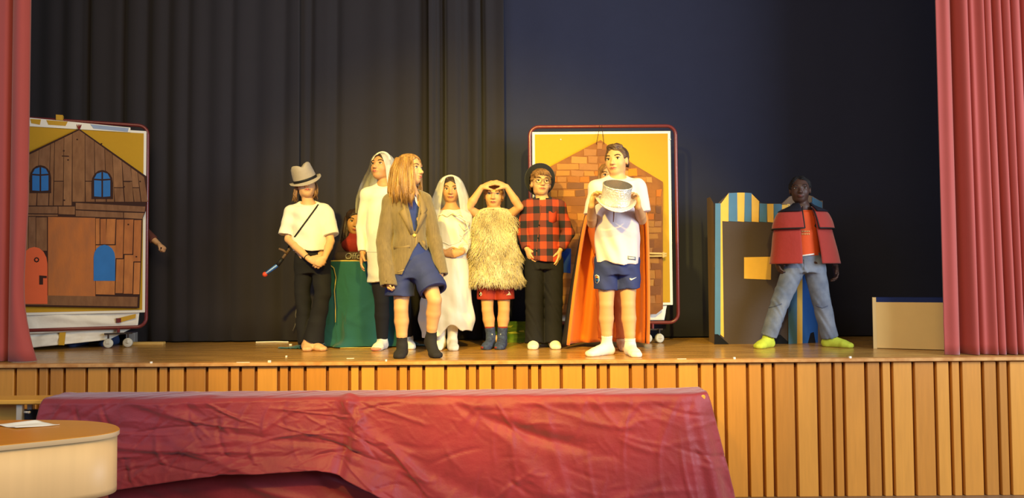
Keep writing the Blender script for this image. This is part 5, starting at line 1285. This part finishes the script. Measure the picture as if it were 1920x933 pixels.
P.decal(V, 'badge', [(898, 546), (905, 546), (905, 556), (898, 556)], M_BLKPAINT, so); P.decal(V, 'badge_diamond', [(901.5, 547), (904.5, 551), (901.5, 555), (898.8, 551)], M_TEE, so, off=.0045); P.decal(V, 'badge_core', [(901.5, 549.3), (903, 551), (901.5, 552.7), (900.2, 551)], M_BLKPAINT, so, off=.0065)
for px in ([(949, 553), (951.5, 551.5), (953, 553)], [(951.8, 551), (954, 549.2), (956.5, 553), (953.8, 553)], [(953.2, 546.2), (954, 545.5), (958.5, 553), (957.2, 553)]): P.decal(V, 'stripe_mark', px, M_TEE, so)
M_BLSK = mat('blue_patterned_sock', (64, 76, 108), .9, 0, 55, .2, 150, col2=(48, 54, 84)); M_RCUFF = mat('red_sock_trim', (128, 48, 40), .9)
for d in 'lr':
    so_, tp = P.sock(d, .085, M_BLSK); A = P.J['an_' + d]; MB().tube([tp + DN * .008, tp + UP * .008], .038, 16).build('sock_cuff', M_RCUFF, so_, True); MB().box((A.x, A.y - .034, A.z + .03), (.026, .008, .022), bevel=.003).build('sock_patch', mat('pale_sock_patch', (170, 176, 180), .9), so_)
    t = P.J['ft_' + d][0]; q = Vector((A.x, A.y, STZ + .017)) + t * .138; MB().ball(q, (.040, .022, .016)).build('sock_toe', M_RCUFF, so_, True)

# ---- person in plaid shirt and bowler hat
P = Person('person in a black bowler, round glasses and red and black plaid shirt', 1018, 5.76)
P.head(1014, 344, .205, 8, 8, -3)
P.set(neck=(1017, 377), sh_l=(990, 388), sh_r=(1047, 388), el_l=(981, 434, .02), el_r=(1066, 436, .02), wr_l=(988, 466, -.05), wr_r=(1050, 468, -.05), hip_l=(1004, 490), hip_r=(1036, 490), kn_l=(1002, 565), kn_r=(1038, 565), an_l=(1001, 637), an_r=(1038, 637))
P.J['ft_l'] = (unit(-.08, -1, 0), .19, 0); P.J['ft_r'] = (unit(.08, -1, 0), .19, 0)
P.body(SK_D, .0048, .95, dict(l=dict(d=(.35, -.3, -1), n=(.8, .4, .1), th=(.4, -1, .1), curl=(15, 22, 15), L=.14, spread=10), r=dict(d=(-.15, -.2, -1), n=(-1, .3, 0), th=(-.4, -1, 0), curl=(10, 15, 10), L=.14, spread=6)))
P.face(open_=.8)
P.hair_cap(H_LBROWN, .32, -.10, .045, messy=.022, freq=75)
def g(i):
    a = RND.uniform(-1.35, 1.35); e1 = RND.uniform(8, 26) + 12 * abs(a) * (abs(a) < .8); pts = []
    for q, E in enumerate((82, 62, 42, e1)):
        E = math.radians(E); a2 = a + RND.uniform(-.10, .10) * q; k_ = 1 + .05 * (q == 3) + RND.uniform(0, .05)
        pts.append(P.h(.405 * k_ * math.cos(E) * math.sin(a2), -.05 + .455 * k_ * math.cos(E) * math.cos(a2), .13 + .42 * k_ * math.sin(E)))
    return pts, [.006, .0075, .007, .0012]
P.locks('fringe', 170, g, H_LBROWN)
hm = Matrix.Translation(P.h(0, -.20, .20)) @ Matrix((P.l, -P.f, P.u)).transposed().to_4x4() @ Matrix.Rotation(math.radians(-64), 4, 'X') @ Matrix.Scale(.98, 4) @ Matrix.Rotation(math.radians(8), 4, 'Y')
M_BOWL = mat('black_felt', (22, 21, 24), .8, .06, 30, .15, 200, sheen=.2)
ht = MB().lathe([(.086, -.004), (.120, .004), (.122, .008), (.119, .011), (.092, .010), (.090, .03), (.086, .06), (.076, .085), (.055, .100), (.028, .107), (.002, .109)], hm, 40, warp=lambda p: Vector((p.x, p.y * 1.1, p.z + max(0, math.hypot(p.x, p.y) - .09) * .5 * (abs(p.x) / .12)))).build('bowler_hat', M_BOWL, P.root, True)
MB().lathe([(.0925, .012), (.094, .014), (.0925, .030), (.091, .032)], hm, 40, warp=lambda p: Vector((p.x, p.y * 1.1, p.z))).build('hat_band', M_BBAND, ht, True)
gl = []
go = None; M_WIRE = mat('glasses_wire', (120, 100, 60), .3, .05, metal=.8); gb = bpy.data.objects.new('glasses', None); COL.objects.link(gb); gb.parent = P.root
for x in (-1, 1):
    c_ = P.h(x * .165, .45, .015); MB().tube([c_ + (P.l * math.cos(i * .3927) + P.u * math.sin(i * .3927)) * .125 * P.H for i in range(16)], .0023, 6, closed=True).build('lens_rim', M_WIRE, gb, True)
    MB().tube([P.h(x * .29, .44, .03), P.h(x * .37, .3, .04), P.h(x * .39, 0, .03)], .002, 6).build('temple', M_WIRE, gb, True)
MB().tube([P.h(-.045, .45, .03), P.h(0, .47, .05), P.h(.045, .45, .03)], .002, 6).build('bridge', M_WIRE, gb, True)
# plaid material: woven from two stripe patterns
M_PLAID = bpy.data.materials.new('plaid_flannel'); M_PLAID.use_nodes = True; nt = M_PLAID.node_tree; N_ = nt.nodes; bs = N_['Principled BSDF']; bs.inputs['Roughness'].default_value = .9
tcn = N_.new('ShaderNodeTexCoord'); sp = N_.new('ShaderNodeSeparateXYZ'); nt.links.new(tcn.outputs['Object'], sp.inputs[0])
def stripe(out, period, shift):
    a = N_.new('ShaderNodeMath'); a.operation = 'MULTIPLY_ADD'; a.inputs[1].default_value = 1 / period; a.inputs[2].default_value = shift; nt.links.new(out, a.inputs[0])
    b = N_.new('ShaderNodeMath'); b.operation = 'FRACT'; nt.links.new(a.outputs[0], b.inputs[0]); c = N_.new('ShaderNodeMath'); c.operation = 'GREATER_THAN'; c.inputs[1].default_value = .5; nt.links.new(b.outputs[0], c.inputs[0]); return c
s1 = stripe(sp.outputs[0], .098, 20.22); s2 = stripe(sp.outputs[2], .108, 20.0); ad = N_.new('ShaderNodeMath'); ad.operation = 'ADD'; nt.links.new(s1.outputs[0], ad.inputs[0]); nt.links.new(s2.outputs[0], ad.inputs[1])
dv_ = N_.new('ShaderNodeMath'); dv_.operation = 'DIVIDE'; dv_.inputs[1].default_value = 2; nt.links.new(ad.outputs[0], dv_.inputs[0])
cr_ = N_.new('ShaderNodeValToRGB'); cr_.color_ramp.interpolation = 'CONSTANT'; el = cr_.color_ramp.elements; el[0].color = srgb(192, 66, 38); el[0].position = 0; el[1].color = srgb(104, 46, 42); el[1].position = .3; e_ = el.new(.8); e_.color = srgb(30, 30, 44)
nt.links.new(dv_.outputs[0], cr_.inputs[0]); nt.links.new(cr_.outputs[0], bs.inputs['Base Color'])
nzn = N_.new('ShaderNodeTexNoise'); nzn.inputs['Scale'].default_value = 22; nt.links.new(tcn.outputs['Object'], nzn.inputs['Vector']); bpn = N_.new('ShaderNodeBump'); bpn.inputs['Strength'].default_value = .3; bpn.inputs['Distance'].default_value = .01; nt.links.new(nzn.outputs['Fac'], bpn.inputs['Height']); nt.links.new(bpn.outputs[0], bs.inputs['Normal'])
V = P.vol([P.J[k] for k in ('sh_l', 'sh_r', 'el_l', 'el_r', 'wr_l', 'wr_r', 'neck')] + [P.p(1020, 495)], .12, .006); w = wob(9)
zt = P.J['sh_l'].z + .045; zb = P.p(1020, 488).z
P.torso(V, zt, zb, .020, (1.0, .90, .95), (.08, .098, .105), fold=lambda t, z: .016 * w(t, z * 3), tilt=lambda x, y: -.02 * np.clip(x / .1 + .3, -1, 1))
for d in 'lr': P.limb(V, [P.J['sh_' + d] + UP * .004, P.J['el_' + d], P.J['wr_' + d] + UP * .004], [.056, .048, .040], .012)
V.cap(P.J['neck'], P.J['sh_l'], .05, .05, .03); V.cap(P.J['neck'], P.J['sh_r'], .05, .05, .03)
V.ell(P.J['neck'] + UP * .035 + FW * .03, (.055, .06, .05), None, .01, 'sub')
V.wrinkle(.0032, 9, vert=.9); sh_ = V.build('shirt', M_PLAID, P.root)
P.line(V, 'placket', [(1014, 384), (1012, 410), (1009, 440), (1006, 470), (1007, 490)], .004, mat('placket_red', (120, 62, 50), .9), sh_)
for px in ((1011, 422), (1009, 446), (1006, 470)):
    q = V.hit(W(px[0], px[1], P.Y - .5), ray(*px).normalized(), 1, .005)
    if q is not None: MB().ball(q, (.006, .004, .006), 8, 6).build('button', M_BLKPAINT, sh_, True)
P.decal(V, 'pocket', [(1029, 396), (1044, 396), (1044, 414), (1037, 418), (1029, 415)], mat('pocket_red', (178, 62, 40), .9), sh_, off=.003)
V2 = P.vol([P.J['neck']], .14, .005); V2.cap(P.J['neck'] + DN * .025, P.J['neck'] + UP * .022, .068, .056, .01, flat0=True, flat1=True); V2.cap(P.J['neck'] + DN * .035, P.J['neck'] + UP * .04, .047, .047, .003, mode='sub'); V2.ell(P.J['neck'] + FW * .08 + UP * .02, (.03, .05, .045), None, .004, 'sub'); V2.build('collar', mat('dark_collar', (54, 34, 36), .9), P.root)
def trousers(P, waist_v, legs, r0, k=.02, mt=M_BLKP, h=.006, rx=.13, fold=True, uc=None):
    pts = [P.J['hip_l'], P.J['hip_r'], P.p(uc or 1018, waist_v)] + [q for L in legs for q in L]; V = P.vol(pts, .13, h); V.lo[2] = max(V.lo[2], STZ - .01); c = P.hipc
    V.loft([(c.z - .06, c.x, c.y, rx + .005, .10), (c.z + .02, c.x, c.y, rx, .10), (P.p(uc or 1018, waist_v).z, c.x, c.y, rx - .008, .102)], P.yaw, .03)
    for (d, L), rr in zip(zip('lr', legs), r0): P.limb(V, [P.J['hip_' + d]] + L, rr, k)
    if fold: V.func(lambda D, X, Y, Z: D + .0028 * np.sin(Z * 60 + X * 90 + 3 * np.sin(X * 23 + Z * 9)) * np.sin(Z * 14 + X * 31 + Y * 11) ** 2)
    V.floor(STZ + .003); return V
V = trousers(P, 470, ([P.J['kn_l'], P.p(1003, 610), P.p(1003, 643, -.02)], [P.J['kn_r'], P.p(1037, 610), P.p(1037, 643, -.02)]), ([.085, .070, .072, .080], [.085, .070, .070, .078]), .012)
V.build('trousers', M_BLKP, P.root)
for d in 'lr': P.sock(d, .03, M_WSOCK)

# ---- person with silver hat, front
P = Person('person in a white football shirt and navy shorts holding up a silver hat', 1157, 5.20)
P.head(1156, 302, .216, -28, 2, 3)
P.set(neck=(1158, 338), sh_l=(1121, 353), sh_r=(1194, 353), el_l=(1110, 418, -.02), el_r=(1203, 412, -.02), wr_l=(1109, 386, -.22), wr_r=(1196, 388, -.22), hip_l=(1138, 492), hip_r=(1176, 492), kn_l=(1137, 570, -.01), kn_r=(1178, 570, -.01), an_l=(1138, 648, .03), an_r=(1182, 650, -.0))
P.J['ft_l'] = (unit(-1, -.75, 0), .22, 0); P.J['ft_r'] = (unit(.12, -1, 0), .20, 0)
P.body(SK_A, .005, 1.05, dict(l=dict(d=(.25, -.10, 1), n=(.75, -.6, -.1), th=(.6, .6, .3), curl=(38, 45, 25), L=.15, spread=4, thumb=(.5, .7, .4)), r=dict(d=(-.22, -.10, 1), n=(-.8, -.6, -.1), th=(-.6, .6, .3), curl=(40, 45, 25), L=.15, spread=4, thumb=(.5, .7, .4))))
P.face(brow=M_BROW2)
P.hair_cap(H_SHORT, .33, -.12, .022, messy=.009, freq=120, extra=lambda V: V.ell(P.h(0, .10, .44), np.array((.27, .24, .12)) * P.H, P.HM, .06 * P.H))
def g(i):
    a = RND.uniform(-1.3, 1.3); b = RND.uniform(.0, 1.0); s0 = P.h(math.sin(a) * .26 * (1 - .2 * b), .30 * math.cos(a) - .45 * b + .04, .44 + .06 * math.sin(b * 3)); o = P.f * .6 + P.u * .8 - P.l * .5
    return [s0, s0 + o * .010, s0 + o * .020 + P.l * RND.uniform(-.008, .004)], [.007, .006, .0015]
_ = g
M_JER = mat('white_football_shirt', (220, 206, 204), .7, .0, 3, .5, 8, col2=(218, 196, 194))
V = P.vol([P.J[k] for k in ('sh_l', 'sh_r', 'el_l', 'el_r', 'neck')] + [P.p(1157, 500)], .13, .006); w = wob(10)
zt = P.J['sh_l'].z + .045; zb = P.p(1157, 494).z
P.torso(V, zt, zb, .022, (1.0, .98, 1.02), (.085, .10, .115), fold=lambda t, z: .018 * w(t, z * 2), tilt=lambda x, y: -.010 * np.clip(x / .1, -1, 1))
for d, e in (('l', (1112, 404)), ('r', (1203, 398))): P.limb(V, [P.J['sh_' + d] + UP * .004, P.p(e[0], e[1], -.02)], [.062, .066], .03)
V.cap(P.J['neck'], P.J['sh_l'], .055, .055, .03); V.cap(P.J['neck'], P.J['sh_r'], .055, .055, .03); V.ell(P.J['neck'] + UP * .04 + FW * .03, (.062, .065, .05), None, .01, 'sub')
V.wrinkle(.004, 10, vert=.6); so = V.build('football_shirt', M_JER, P.root)
P.decal(V, 'hem_label', [(1177, 479), (1192, 481), (1192, 488), (1177, 486)], mat('grey_label', (120, 124, 136), .7), so); P.decal(V, 'label_mark', [(1179, 482), (1190, 483), (1190, 485), (1179, 484.5)], M_TEE, so, off=.0045)
MB().tube([P.p(1152, 388, -.15), P.p(1151, 400, -.145), P.p(1150, 416, -.14)], [.006, .005, .003], 6).build('neck_cord', mat('brown_cord', (130, 80, 50), .8), P.root, True)
V = P.vol([P.J[k] for k in ('hip_l', 'hip_r')] + [P.p(1114, 550), P.p(1199, 550), P.p(1157, 480)], .11, .006); c = P.hipc
V.loft([(c.z - .085, c.x, c.y, .142, .108), (c.z - .03, c.x, c.y, .150, .118), (c.z + .06, c.x, c.y, .138, .11)], 0, .03)
for d, q in (('l', (1135, 543)), ('r', (1178, 541))):
    P.limb(V, [P.J['hip_' + d], P.p(*q)], [.090, .084], .012); V.cap(P.p(q[0], q[1] - 6), P.p(q[0], q[1] + 6), .066, k=.004, mode='sub', flat0=True)
V.func(lambda D, X, Y, Z: D + .003 * np.sin(X * 60 + Z * 45))
so = V.build('shorts', M_NAVY, P.root)
P.decal(V, 'swoosh', [(1180.5, 521), (1181.5, 524.5), (1184, 525.2), (1193, 520.2), (1193.3, 519.3), (1185, 522.3), (1182, 522.6)], M_TEE, so)
cr0 = [(1115.5, 516), (1118.5, 514.5), (1121.5, 516), (1123.5, 517.5), (1123.5, 526), (1120, 531.5), (1116.5, 529)]
P.decal(V, 'crest', cr0, M_TEE, so); P.decal(V, 'crest_field', [(1116.3, 517), (1118.6, 515.8), (1122.5, 518.4), (1122.5, 525.6), (1119.8, 530), (1117, 528)], M_BLKPAINT, so, off=.0042)
P.decal(V, 'crest_quarter', [(1116.8, 518), (1119, 517.4), (1119.2, 521), (1117, 521)], M_DOOR, so, off=.006); P.decal(V, 'crest_quarter', [(1119.6, 517.8), (1122, 519), (1122, 521.4), (1119.6, 521.2)], M_SYEL, so, off=.006); P.decal(V, 'crest_quarter', [(1117.3, 522.6), (1122, 522.6), (1121.6, 525.4), (1119.6, 528.6), (1117.6, 526.6)], M_DBLUE, so, off=.006)
for d in 'lr':
    so_, tp = P.sock(d, .075 if d == 'l' else .06, M_WSOCK)
    for k in (0, 1): MB().tube([tp + DN * (.006 + k * .012), tp + DN * (.001 + k * .012)], .0385 - k * .001, 16).build('sock_rib', M_WSOCK, so_, True)
# silver hat
hp = P.p(1153, 382, -.25); hat = thing('silver_hat', hp, 'glittering silver top hat held up in both hands', 'hat')
hm = Matrix.Translation(hp) @ Matrix.Rotation(math.radians(26), 4, 'X') @ Matrix.Rotation(math.radians(5), 4, 'Y')
M_SILV = mat('silver_glitter', (236, 230, 222), .30, .15, 90, .9, 75, metal=.55)
r = lambda p: Vector((p.x, p.y * 1.12, p.z + max(0, math.hypot(p.x, p.y) - .1) * .9 * (abs(p.x) / .13) ** 2))
MB().lathe([(.094, .000), (.130, -.004), (.137, 0), (.136, .004), (.128, .006), (.100, .010), (.098, .012)], hm, 48, warp=r).build('brim', M_SILV, hat, True)
MB().lathe([(.098, .010), (.097, .05), (.0965, .10), (.0965, .126), (.094, .132)], hm, 48).build('crown', M_SILV, hat, True)
MB().lathe([(.0965, .130), (.094, .134), (.088, .135), (.05, .136), (.0, .136)], hm, 48).build('crown_top', mat('silver_top', (168, 160, 150), .35, .2, 110, .9, 90, metal=.8), hat, True)
MB().lathe([(.0975, .126), (.1, .129), (.0985, .134), (.095, .136)], hm, 48).build('crown_rim', M_SILV, hat, True)

# ---- caped person behind the hat holder
P = Person('dark-haired person in a long black cape with orange lining behind the silver hat holder', 1146, 5.58)
P.head(1143, 331, .21, -8, 0, 0)
P.set(neck=(1148, 360), sh_l=(1118, 374), sh_r=(1181, 374), el_l=(1112, 430), el_r=(1190, 430), wr_l=(1122, 476, -.08), wr_r=(1178, 476, -.08), hip_l=(1132, 490), hip_r=(1166, 490), kn_l=(1134, 565), kn_r=(1166, 565), an_l=(1136, 638), an_r=(1166, 638))
P.body(SK_A, .008, 1.0, dict(l=dict(d=(.3, -.3, -1), n=RT, th=FW), r=dict(d=(-.3, -.3, -1), n=LT, th=FW)))
P.face(); P.hair_cap(H_LBROWN, .30, -.3, .03)
def g(i):
    sd = -1 if i % 2 else 1; s0 = P.h(sd * RND.uniform(.30, .38), RND.uniform(-.2, .12), RND.uniform(.0, .25)); ln = RND.uniform(.10, .15)
    return [s0, s0 + Vector((sd * .006, -.004, -ln * .5)), s0 + Vector((sd * .002, -.008, -ln))], [.010, .011, .003]
P.locks('hair_strands', 40, g, H_LBROWN)
V = P.vol([P.J[k] for k in ('sh_l', 'sh_r', 'el_l', 'el_r', 'wr_l', 'wr_r', 'hip_l')], .13, .008); P.torso(V, P.J['sh_l'].z + .04, P.J['hip_l'].z - .02, .012)
for d in 'lr': P.limb(V, [P.J['sh_' + d], P.J['el_' + d], P.J['wr_' + d]], [.05, .042, .034], .02)
V.build('jumper', mat('rust_jumper', (176, 84, 34), .9, .08, 14, .2, 30), P.root)
V = trousers(P, 470, ([P.J['kn_l'], P.p(1135, 634)], [P.J['kn_r'], P.p(1166, 634)]), ([.085, .062, .055], [.085, .062, .055]), .012, h=.008, uc=1148); V.build('trousers', MATS['rust_jumper'], P.root)
M_CAPE = mat('black_cape_cloth', (38, 30, 30), .85, .08, 10, .2, 40); M_ORA = mat('orange_lining', (232, 124, 32), .55, .06, 6, .2, 14, sheen=.3)
z = lambda v: P.p(1146, v).z
def bez(uL, vL, dL, uR, vR, dR, back, bw):
    """row of the cape: left front edge, around the back, right front edge"""
    a, b = P.p(uL, vL, dL), P.p(uR, vR, dR); zr = (a.z + b.z) / 2; m = (a + b) / 2; out_ = []
    for i in range(61):
        t = i / 60; an = math.pi * t; cx = m.x; hw = (b.x - a.x) / 2
        x = m.x - hw * math.cos(an) * (1 + bw * math.sin(an) * .0) ; yy = a.y * (1 - t) + b.y * t + back * math.sin(an) ** .7
        out_.append(Vector((x, yy, a.z * (1 - t) + b.z * t)))
    return out_
rowspec = [(1119, 352, -.03, 1190, 350, -.03, .10), (1111, 366, -.05, 1203, 362, -.05, .14), (1103, 392, -.06, 1210, 390, -.06, .16), (1094, 430, -.06, 1213, 430, -.06, .17), (1086, 480, -.05, 1214, 480, -.06, .18), (1077, 540, -.04, 1215, 540, -.05, .19), (1070, 600, -.03, 1215, 600, -.04, .20), (1064, 652, -.01, 1214, 649, -.02, .21)]
RS = interp_st(rowspec, 30); CP = []
for j, q in enumerate(RS):
    row = bez(q[0], q[1], q[2], q[3], q[4], q[5], q[6], 0); t = j / 29; nr = []
    for i, p in enumerate(row):
        s = i / 60; rp = .022 * t * math.sin(s * 26 + 1) + .012 * t * math.sin(s * 47); nr.append(Vector((p.x + rp * .25, p.y + rp, max(p.z, STZ + .012))))
    CP.append(nr)
cape = bpy.data.objects.new('cape', None); COL.objects.link(cape); cape.parent = P.root
MB().grid([[p + Vector((-.014 * math.cos(math.pi * i / 60), .014 * math.sin(math.pi * i / 60) + .002, 0)) for i, p in enumerate(r_)] for r_ in CP]).build('outer_cloth', M_CAPE, cape, True, None, .003)
MB().grid(CP).build('lining', M_ORA, cape, True, None, .003)
for k_ in (0, 60): MB().tube([r_[k_] + Vector((.0, -.004, 0)) for r_ in CP], [.009] * 10 + [.014] * 20, 8).build('lining_edge', M_ORA, cape, True)
MB().grid([[r_[0] + Vector((-.012, .004 + .05 * q, 0)) + Vector((-.03 * max(0, (j - 12) / 17), 0, 0)) * (q * 1.2) for q in (0, .5, 1)] for j, r_ in enumerate(CP)]).build('turned_edge', M_CAPE, cape, True, None, .003)
V = P.vol([P.J['neck'], P.J['sh_l'], P.J['sh_r']], .12, .006); V.cap(P.J['neck'] + UP * .01, P.J['sh_l'] + UP * .012, .058, .058, .03); V.cap(P.J['neck'] + UP * .01, P.J['sh_r'] + UP * .012, .058, .058, .03); V.build('cape_shoulders', M_CAPE, cape)

# ---- person in red capelet, right
P = Person('person in a short red cape, orange top, faded jeans and lime green socks', 1502, 5.66)
P.head(1500, 356, .205, -20, 3, 0)
P.set(neck=(1505, 389), sh_l=(1471, 402), sh_r=(1540, 402), el_l=(1460, 450, .04), el_r=(1550, 452, .04), wr_l=(1458, 483, 0), wr_r=(1566, 498, 0), hip_l=(1492, 496), hip_r=(1526, 496), kn_l=(1463, 565, -.02), kn_r=(1540, 565, -.02), an_l=(1440, 634, 0), an_r=(1556, 634, 0))
P.J['ft_l'] = (unit(-1, -.9, 0), .19, 0); P.J['ft_r'] = (unit(1, -.8, 0), .19, 0)
P.body(SK_C, .0055, .98, dict(l=dict(d=(-.05, -.2, -1), n=RT, th=FW, curl=(20, 30, 20), L=.145), r=dict(d=(.05, -.2, -1), n=LT, th=FW, curl=(25, 35, 20), L=.145)))
P.face(white=mat('eye_shaded', (140, 130, 120), .3, 0.0), lips=M_LIP2, brow=M_BROW2)
P.hair_cap(H_BLACK, .37, -.12, .02, messy=.014, freq=120)
V = P.vol([P.J[k] for k in ('sh_l', 'sh_r', 'hip_l')] + [P.p(1505, 485)], .13, .006); P.torso(V, P.J['sh_l'].z + .015, P.p(1505, 480).z, .008, (.72, .80, .82), (.075, .09, .095))
V.cap(P.J['neck'] + DN * .01, P.J['sh_l'].lerp(P.J['neck'], .5), .045, .04, .03); V.cap(P.J['neck'] + DN * .01, P.J['sh_r'].lerp(P.J['neck'], .5), .045, .04, .03); V.ell(P.J['neck'] + UP * .035 + FW * .035, (.05, .055, .05), None, .01, 'sub')
M_OTOP = mat('orange_top', (208, 76, 26), .75, .06, 12, .2, 24); ot = V.build('top', M_OTOP, P.root)
M_TAN = mat('tan_print', (214, 150, 90), .7)
for v in (432, 437): 
    for k in range(7): P.decal(V, 'printed_letter', [(1496 + k * 3.3, v), (1498.4 + k * 3.3, v), (1498.4 + k * 3.3, v + 2.8), (1496 + k * 3.3, v + 2.8)], M_TAN, ot)
P.decal(V, 'crest', [(1499, 409), (1504, 409), (1504, 415), (1501.5, 418), (1499, 415)], M_TAN, ot); P.line(V, 'white_hem', [(1490, 480), (1505, 479), (1526, 476)], .006, M_TEE, ot)
M_JEAN = mat('faded_denim', (128, 134, 144), .85, 0, 7, .3, 30, col2=(90, 98, 114))
V = trousers(P, 474, ([P.J['kn_l'], P.p(1441, 630)], [P.J['kn_r'], P.p(1556, 632)]), ([.082, .066, .060], [.082, .066, .060]), .02, M_JEAN, uc=1508, rx=.125); jn = V.build('jeans', M_JEAN, P.root)
P.line(V, 'fly_seam', [(1508, 486), (1508, 505)], .003, MATS['faded_denim'], jn)
for px in ([(1440, 577), (1452, 574), (1466, 569)], [(1530, 572), (1542, 577), (1552, 573)]): P.line(V, 'knee_crease', px, .004, mat('denim_dark', (84, 90, 108), .9), jn)
M_LIME = mat('lime_sock', (186, 196, 62), .9, .08, 24, .2, 160)
for d in 'lr': P.sock(d, .03, M_LIME)
M_RCAPE = mat('red_felt_cape', (152, 46, 36), .9, .06, 8, .25, 30, sheen=.3); z = lambda v: P.p(1505, v).z; c = P.mid; rc_ = bpy.data.objects.new('capelet', None); COL.objects.link(rc_); rc_.parent = P.root; w = wob(15, 5, 3, 9)
lo_ = [(z(394), c.x, c.y + .005, .115, .085, 24, 336), (z(406), c.x, c.y + .01, .192, .12, 14, 346), (z(440), c.x, c.y + .01, .222, .15, 12, 350), (z(470), c.x + .01, c.y + .01, .242, .16, 16, 350), (z(496), c.x + .012, c.y + .01, .260, .17, 18, 351)]
lo_ = [(a, b, c_, d, e, 14 if i else 20, 342 if i else 338) for i, (a, b, c_, d, e, f, g_) in enumerate(lo_)]
PL = revolve_sheet(interp_st(lo_, 24), 90, lambda a, t: .05 * t * float(w(a, t))); MB().grid(PL).build('lower_tier', M_RCAPE, rc_, True, None, .005)
up_ = [(z(388), c.x, c.y + .004, .085, .07, 18, 342), (z(396), c.x, c.y + .008, .182, .115, 14, 346), (z(414), c.x, c.y + .008, .218, .15, 14, 347), (z(431), c.x, c.y + .008, .232, .17, 15, 348)]
PU = revolve_sheet(interp_st(up_, 14), 90, lambda a, t: .03 * t * float(w(a + 1, t))); MB().grid(PU).build('upper_tier', M_RCAPE, rc_, True, None, .005)
MB().tube(PU[-1], .006, 6).build('trim', M_BBAND, rc_, True)
for k_ in (0, -1): MB().tube([r_[k_] for r_ in PU], .005, 6).build('trim', M_BBAND, rc_, True)
co = [(z(380), c.x, c.y + .01, .062, .058, 40, 320), (z(386), c.x, c.y + .008, .085, .075, 30, 330), (z(391), c.x, c.y + .004, .135, .11, 20, 340), (z(398), c.x, c.y + .004, .190, .14, 18, 342)]
MB().grid(revolve_sheet(interp_st(co, 10), 60)).build('collar', mat('navy_velvet', (20, 19, 32), .9, .1, 20), rc_, True, None, .008)

# ---- person behind the left pinboard, only a fist and a foot show
P = Person('person hidden behind the painted wooden house with one fist sticking out', 205, 6.24)
P.head(200, 352, .205, 20, 0, 0)
P.set(neck=(202, 388), sh_l=(172, 402), sh_r=(232, 402), el_l=(168, 450), el_r=(268, 432, .02), wr_l=(180, 490, -.05), wr_r=(297, 457, -.02), hip_l=(188, 495), hip_r=(218, 495), kn_l=(172, 570), kn_r=(212, 570), an_l=(154, 631, -.02), an_r=(212, 633, .02))
P.body(SK_A, .0065, .95, dict(l=dict(d=(.2, -.3, -1), n=RT, th=FW), r=dict(d=(.8, -.1, -.5), n=(-.3, -.2, -1), th=(.3, -1, .1), curl=(70, 80, 40), L=.135)))
P.hair_cap(H_LBROWN); P.face()
V = P.vol([P.J[k] for k in ('sh_l', 'sh_r', 'el_l', 'el_r', 'wr_l', 'wr_r', 'hip_l')], .13, .008); P.torso(V, P.J['sh_l'].z + .04, P.J['hip_l'].z - .02, .014)
for d in 'lr': P.limb(V, [P.J['sh_' + d], P.J['el_' + d], P.J['el_' + d].lerp(P.J['wr_' + d], .72)], [.05, .044, .036], .02)
V.build('jumper', mat('dark_brown_jumper', (96, 52, 40), .9, .2, 30, .2, 30), P.root)
V = trousers(P, 475, ([P.J['kn_l'], P.p(158, 622)], [P.J['kn_r'], P.p(212, 626)]), ([.085, .062, .055], [.085, .062, .055]), .012, h=.008, uc=204); V.build('trousers', M_BLKP, P.root)
for d in 'lr': P.sock(d, .05, mat('denim_blue_sock', (50, 64, 100), .9))
